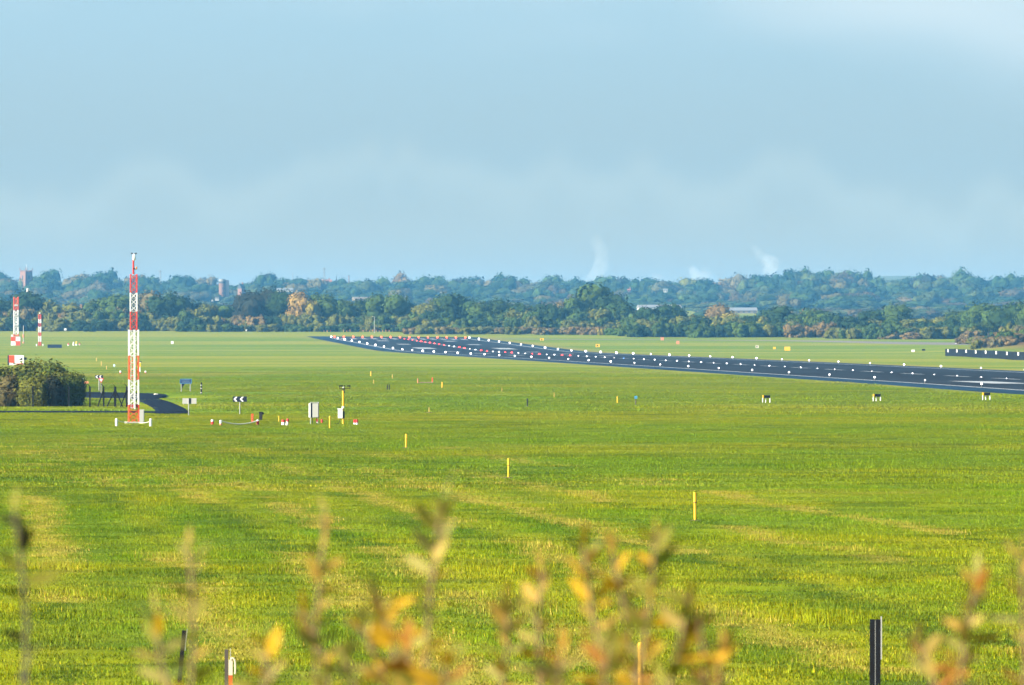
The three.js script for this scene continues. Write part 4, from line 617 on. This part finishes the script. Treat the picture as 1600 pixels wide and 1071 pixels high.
{ const t = building('round_tower', 'brick water tower with a dark blue-roofed block among the far trees', 'tower', 349, 6300, 462), u = U(t); mesh('drum', cyl(5.4 * u, 5.4 * u, 21 * u, -2 * u, -2 * u, 0, 20), B.brick, t); mesh('cornice', cyl(5.8 * u, 5.6 * u, 3 * u, -2 * u, 19 * u, 0, 20), B.slate, t); mesh('parapet', cyl(5.2 * u, 5.2 * u, 3.4 * u, -2 * u, 22 * u, 0, 20), B.zinc, t); mesh('stair_block', box(6 * u, 26 * u, 6 * u, 5.4 * u, 11 * u, 0), B.slate, t); windows(t, 6 * u, 14 * u, 11 * u, 2, 2); }
{ const t = building('gable_house', 'pink gabled house right of the brick water tower', 'house', 377, 6330, 463), u = U(t); t.rotation.y = 0.9; gable(t, 9 * u, 12 * u, 7 * u, 8 * u, B.sand, B.slate, true); windows(t, 9 * u, 12 * u, 8 * u, 2, 2); }
{ const t = building('white_house', 'small white house among trees below the brick water tower', 'house', 338.8, 5840, 470), u = U(t); gable(t, 6 * u, 5 * u, 2 * u, 5 * u, B.render, B.slate, false); windows(t, 6 * u, 5 * u, 5 * u, 2, 1); }
{ const t = building('white_hut', 'tiny white hut left of the small white house', 'house', 331.5, 5840, 471.5), u = U(t); gable(t, 2.6 * u, 3 * u, 1.2 * u, 3 * u, B.render, B.slate, false); mesh('door', box(0.8 * u, 1.8 * u, 0.1, 0, 0.9 * u, 1.53 * u), B.glass, t); }
{ const t = building('tile_roof_house', 'orange-red tiled gable showing over the left hedge', 'house', 125.5, 3360, 492), u = U(t); t.rotation.y = 1.2; gable(t, 8 * u, 4 * u, 6.5 * u, 7 * u, B.tile, B.tile, true); windows(t, 8 * u, 4 * u, 7 * u, 2, 1); }
{ const t = building('white_tank', 'white drum on a short mast below the church tower', 'tank', 43, 3420, 459), u = U(t); mesh('drum', cyl(2.4 * u, 2.4 * u, 5 * u, 0, 2.6 * u, 0, 16), B.render, t); mesh('lid', cyl(1.2 * u, 2.4 * u, 0.8 * u, 0, 7.6 * u, 0, 16), B.render, t); mesh('mast', cyl(0.7 * u, 0.9 * u, 22 * u, 0, -19.4 * u, 0, 8), B.zinc, t); }
[[1030, 5350, 484.5, 66, 7, B.zinc, B.render, 'long pale warehouse roof among the far trees, left of two', 0.06], [1157, 5350, 490, 50, 8, B.zinc, B.tan, 'long pale warehouse roof among the far trees, right of two', 0.02], [1335, 5500, 492, 26, 4, B.zinc, B.tan, 'small pale shed roof among trees at right', 0], [565, 5550, 470, 26, 5, B.tan, B.tan, 'tan barn roof behind the left tree belt', 0.1], [445, 5900, 456, 24, 5, B.zinc, B.render, 'grey farm roof above the dark purplish tree', 0.05]].forEach(([p, D, y, w, h, roof, wall, l, yaw]) => { const t = building('long_roof', l, 'building', p, D, y), u = U(t); t.rotation.y = yaw; gable(t, w * u, h * u * 0.55, h * u * 0.6, 22, wall, roof, false); windows(t, w * u, h * u * 0.5, 22, 6, 1); });
[[1040, 6300, 457, 6, 'white flat building among trees above the warehouses'], [983, 6350, 457, 4.5, 'pink house near the skyline right of the tall tree'], [1254, 3420, 494, 4, 'small pink chimneyed house above the hedge at right'], [1443, 3380, 500, 3, 'pale house corner above the olive trees at right'], [847, 3420, 477, 2, 'thin white post-like house end above the middle trees']].forEach(([p, D, y, w, l], i) => { const t = building('small_house', l, 'house', p, D, y), u = U(t); gable(t, w * u, 3.6 * u, 1.8 * u, w * u, i === 0 || i > 2 ? B.render : B.sand, i === 0 ? B.zinc : i > 2 ? B.slate : B.tile, i > 0 && i < 3); windows(t, w * u, 3.6 * u, w * u, 2, 1); });
// spire, chimneys and aerials on the skyline
{ const t = building('church_spire', 'thin dark church spire on the far skyline', 'spire', 525.5, 6780, 446), u = U(t); mesh('spire', place(new THREE.ConeGeometry(1.5 * u, 16 * u, 6), 0, 10 * u, 0), B.slate, t); mesh('belfry', box(2.6 * u, 8 * u, 2.6 * u, 0, -1 * u, 0), B.sand, t); }
{ const t = building('brick_chimney', 'slender brick chimney right of the far spire', 'chimney', 545, 6780, 446), u = U(t); mesh('stack', cyl(0.6 * u, 0.9 * u, 15 * u, 0, 0, 0, 10), B.brick, t); mesh('cap', cyl(0.9 * u, 0.9 * u, 1 * u, 0, 15 * u, 0, 10), B.slate, t); }
{ const t = building('house_row', 'row of chimneyed roofs below the far spire', 'house', 507, 6760, 448), u = U(t); gable(t, 22 * u, 7 * u, 4 * u, 10, B.sand, B.tile, true); windows(t, 22 * u, 7 * u, 10, 5, 2); }
{ const t = building('thin_mast', 'thin pale mast on the far skyline left of the pylon', 'mast', 457.5, 6800, 440), u = U(t); mesh('pole', cyl(0.35 * u, 0.5 * u, 15 * u, 0, 0, 0, 6), B.zinc, t); mesh('base', box(2 * u, 1.5 * u, 2 * u, 0, 0.2 * u, 0), B.slate, t); }
function pylon(p, D, topY, botY, label) { const t = building('electricity_pylon', label, 'pylon', p, D, botY), u = U(t), H = (botY - topY) * u, w = 5.4 * u, l = []; const half = (y) => w / 2 * (1 - 0.82 * Math.min(1, y / (0.8 * H))); const ys = [0, 0.25, 0.45, 0.62, 0.8, 1].map((k) => k * H); for (let i = 0; i + 1 < ys.length; i++) { const a = half(ys[i]), b = half(ys[i + 1]); for (const [x, z] of [[-1, -1], [1, -1], [1, 1], [-1, 1]]) { l.push(bar([x * a, ys[i], z * a], [x * b, ys[i + 1], z * b], 0.16, 4)); } l.push(bar([-a, ys[i], a], [b, ys[i + 1], b], 0.11, 4), bar([a, ys[i], a], [-b, ys[i + 1], b], 0.11, 4)); } mesh('tower', merge(l), B.zinc, t); for (const k of [0.62, 0.78, 0.93]) mesh('cross_arm', bar([-3.2 * u, k * H, 0], [3.2 * u, k * H, 0], 0.2, 4), B.zinc, t); }
pylon(250, 7600, 422, 452, 'hazy electricity pylon right of the tall mast'); pylon(506.5, 7600, 418, 450, 'hazy electricity pylon left of the far spire');
{ const t = building('street_lamp', 'tall slim lamp post standing before the left hedge', 'lamp post', 585, 3150, 513), u = U(t); t.position.y = groundY(t.position.x, 3150); mesh('pole', cyl(0.4 * u, 0.6 * u, 26 * u), M.grey, t); mesh('arm', bar([0, 25.6 * u, 0], [-2.6 * u, 26.2 * u, 0], 0.4 * u), M.grey, t); mesh('lamp_head', box(2 * u, 0.8 * u, 0.3, -3 * u, 26.2 * u, 0), M.lightGrey, t); }
// low far hill on the right horizon
{ const g = new THREE.SphereGeometry(1, 48, 16, 0, 6.2832, 0, Math.PI / 2); const h = structure('far_hill', g, std([0.06, 0.08, 0.035], 1)); h.scale.set(200, 48, 150); h.position.set(px(1420, 9300), EYE, -9300); }
// steam rising from works beyond the wood
function plume(label, pts, D) {
  const t = thing('steam_cloud', label, 'steam', px(pts[0][0], D), D), u = mpp(D), y0 = t.position.y, x0 = pts[0][0], r = rng(pts[0][0]);
  const mats = [0.032, 0.024, 0.014].map((o) => new THREE.MeshStandardMaterial({ color: lin(0.9, 0.88, 0.86), roughness: 1, transparent: true, opacity: o, depthWrite: false }));
  for (const [p, y, rad, dens] of pts) { const g = new THREE.IcosahedronGeometry(1, 3), a = g.attributes.position; for (let i = 0; i < a.count; i++) { const k = 0.75 + 0.5 * fbm(a.getX(i) * 1.4 + p, a.getY(i) * 1.4 + a.getZ(i) * 1.1 + y, 3); a.setXYZ(i, a.getX(i) * k, a.getY(i) * k, a.getZ(i) * k); } g.computeVertexNormals(); const m = mesh('puff', g, mats[dens], t); m.scale.set(rad * u * 1.25, rad * u * 1.45, rad * u * 1.25); m.position.set((p - x0) * u, EYE + (500 - y) * u - y0, (r() - 0.5) * 10); }
}
plume('tall thin steam plume left of centre over the far wood', [[926, 438, 8, 1], [933, 428, 9, 1], [938, 417, 9, 1], [940, 405, 9, 2], [938, 392, 9, 2], [932, 380, 8, 2], [922, 444, 9, 2]], 8600);
plume('bright low pair of steam plumes in the middle of the wood skyline', [[1094, 442, 6, 0], [1090, 435, 7, 0], [1086, 428, 7, 0], [1083, 422, 5, 1], [1100, 432, 6, 1], [1106, 437, 8, 2], [1103, 425, 6, 2]], 8600);
plume('steam plume rising at the left of the wooded hill', [[1202, 425, 8, 0], [1206, 414, 9, 0], [1198, 408, 7, 1], [1189, 400, 7, 2], [1182, 392, 6, 2], [1204, 420, 7, 2]], 8600);
plume('faintest low wisp of steam left of the bright pair', [[1030, 440, 8, 2], [1026, 434, 6, 2]], 8600);

// ------------------------------------------------------------------ willow saplings close before the lens
{
  const leafShape = (bend, wide) => { // pointed oval leaf, folded along its midrib and curled
    const pos = [], idx = [], n = 8; for (let i = 0; i <= n; i++) { const t = i / n, w = wide * Math.pow(Math.sin(Math.PI * Math.pow(t, 0.8)), 0.9) + 0.001, y = bend * t * t; pos.push(-w, y + 0.25 * w, t, 0, y, t, w, y + 0.25 * w, t); if (i < n) { const a = i * 3; idx.push(a, a + 1, a + 3, a + 1, a + 4, a + 3, a + 1, a + 2, a + 4, a + 2, a + 5, a + 4); } }
    const g = new THREE.BufferGeometry(); g.setAttribute('position', new THREE.Float32BufferAttribute(pos, 3)); g.setIndex(idx); g.computeVertexNormals(); return g;
  };
  const shapes = [leafShape(0.12, 0.15), leafShape(-0.2, 0.18), leafShape(0.3, 0.13)];
  const lm = (c) => new THREE.MeshPhysicalMaterial({ color: lin(...c), roughness: 0.75, transmission: 0.35, thickness: 0, side: THREE.DoubleSide, specularIntensity: 0.4 });
  const L = { straw: lm([0.33, 0.24, 0.055]), tan: lm([0.29, 0.18, 0.025]), gold: lm([0.46, 0.26, 0.004]), rust: lm([0.24, 0.10, 0.008]), olive: lm([0.16, 0.15, 0.012]), pale: lm([0.26, 0.225, 0.055]), dark: lm([0.018, 0.018, 0.005]), green: lm([0.06, 0.085, 0.008]) };
  const stemMat = std([0.14, 0.09, 0.04], 0.8), darkStem = std([0.06, 0.05, 0.03], 0.9);
  // stems: picture height of the tip, and where the stem crosses the lower edge of the picture
  const saplings = [
    ['dark-leaved twig at the left edge of the picture', 11.6, [[14, 800, 34, 1090]], ['dark', 'dark', 'olive', 'dark', 'green'], 8, 11],
    ['pale twig rising before the leaning black post', 12.2, [[292, 858, 296, 1090]], ['pale', 'olive', 'straw', 'tan', 'olive'], 11, 12],
    ['slender pale-tipped twig left of the large autumn one', 12.4, [[508, 806, 492, 1090], [478, 960, 520, 1100]], ['straw', 'tan', 'pale', 'gold', 'olive', 'tan'], 10, 13],
    ['large autumn-leaved twig left of the middle', 11.8, [[692, 782, 662, 1090], [590, 930, 640, 1100], [560, 985, 610, 1110]], ['straw', 'gold', 'tan', 'olive', 'gold', 'pale', 'straw'], 15, 14],
    ['small twig with two pale leaves at its tip in the middle', 12.6, [[848, 896, 846, 1090], [792, 930, 780, 1100]], ['straw', 'pale', 'tan', 'rust', 'tan'], 10, 15],
    ['largest golden-leaved twig right of the middle', 12, [[912, 858, 946, 1090], [1022, 828, 990, 1090], [960, 870, 1000, 1100]], ['gold', 'tan', 'rust', 'straw', 'gold', 'olive', 'pale'], 15, 16],
    ['short golden twig beside the yellow post', 11.4, [[1075, 930, 1040, 1100], [1090, 960, 1100, 1110], [1130, 1010, 1120, 1120]], ['gold', 'straw', 'rust', 'tan', 'olive'], 9, 17],
    ['orange-brown twig in the lower right corner', 11.9, [[1530, 900, 1500, 1090], [1598, 860, 1604, 1090], [1440, 1010, 1470, 1110]], ['tan', 'rust', 'straw', 'pale', 'tan'], 12, 18],
    ['low tangle of olive leaves at the bottom left', 11.2, [[420, 1000, 400, 1110], [540, 1010, 560, 1110], [240, 960, 270, 1110]], ['olive', 'straw', 'gold', 'pale', 'green'], 8, 19],
    ['low tangle of gold leaves at the bottom middle', 11.0, [[700, 1020, 690, 1120], [880, 1010, 870, 1120], [950, 1000, 930, 1120], [630, 1000, 650, 1120]], ['gold', 'olive', 'rust', 'straw', 'tan'], 9, 20],
  ];
  for (const [label, D0, stems, pal, nLeaf, seed] of saplings) {
    const D = D0 * 0.95, r = rng(seed * 31), u = mpp(D), X0 = px(stems[0][2], D), t = thing('willow_sapling', label, 'sapling', X0, D, 'willow twigs before the lens'), y0 = t.position.y, at = (p, y, z) => new THREE.Vector3((p - 800) * u - X0, EYE + (500 - y) * u - y0, z);
    for (const [tp, ty, bp, by] of stems) {
      const dz = (r() - 0.5) * 0.3, foot = new THREE.Vector3((r() - 0.5) * 0.12, -0.03, dz * 0.3), tip = at(tp, ty, dz), low = at(bp, by, dz * 0.8), mid = tip.clone().lerp(low, 0.5).add(new THREE.Vector3((r() - 0.5) * 0.02, 0, 0)), c = new THREE.CatmullRomCurve3([foot, low, mid, tip]);
      const stemLength = tip.distanceTo(low);
      const tube = new THREE.TubeGeometry(c, 28, 0.005, 6); { const a = tube.attributes.position; for (let i = 0; i <= 28; i++) { const p = c.getPointAt(i / 28), k = 1.5 - 1.0 * i / 28; for (let j = 0; j <= 6; j++) { const q = i * 7 + j; a.setXYZ(q, p.x + (a.getX(q) - p.x) * k, p.y + (a.getY(q) - p.y) * k, p.z + (a.getZ(q) - p.z) * k); } } }
      mesh('stem', tube, pal[0] === 'dark' ? darkStem : stemMat, t);
      const total = c.getLength();
      for (let k = 0; k < nLeaf * 2; k++) {
        const back = stemLength * 1.25 * (k + 0.3 * r()) / (nLeaf * 2), f = 1 - back / total, p = c.getPointAt(clamp(f, 0, 1)), size = (0.027 + 0.026 * r()) * (k < 2 ? 0.75 : 1), side = k * 2.4 + r() * 0.9;
        const m = mesh('leaf', shapes[Math.floor(r() * 3)], L[pal[Math.floor(r() * pal.length)]], t); m.position.copy(p); m.scale.setScalar(size);
        const dir = new THREE.Vector3(Math.cos(side), 0.45 + 0.7 * r() - (k > nLeaf * 0.6 ? 0.4 : 0), 0.55 * Math.sin(side)).normalize(); if (k === 0) dir.set((r() - 0.5) * 0.6, 1, 0.1).normalize();
        m.quaternion.setFromUnitVectors(new THREE.Vector3(0, 0, 1), dir).multiply(new THREE.Quaternion().setFromAxisAngle(new THREE.Vector3(0, 0, 1), r() * 6.283));
      }
    }
  }
}
renderer.render(scene, camera);
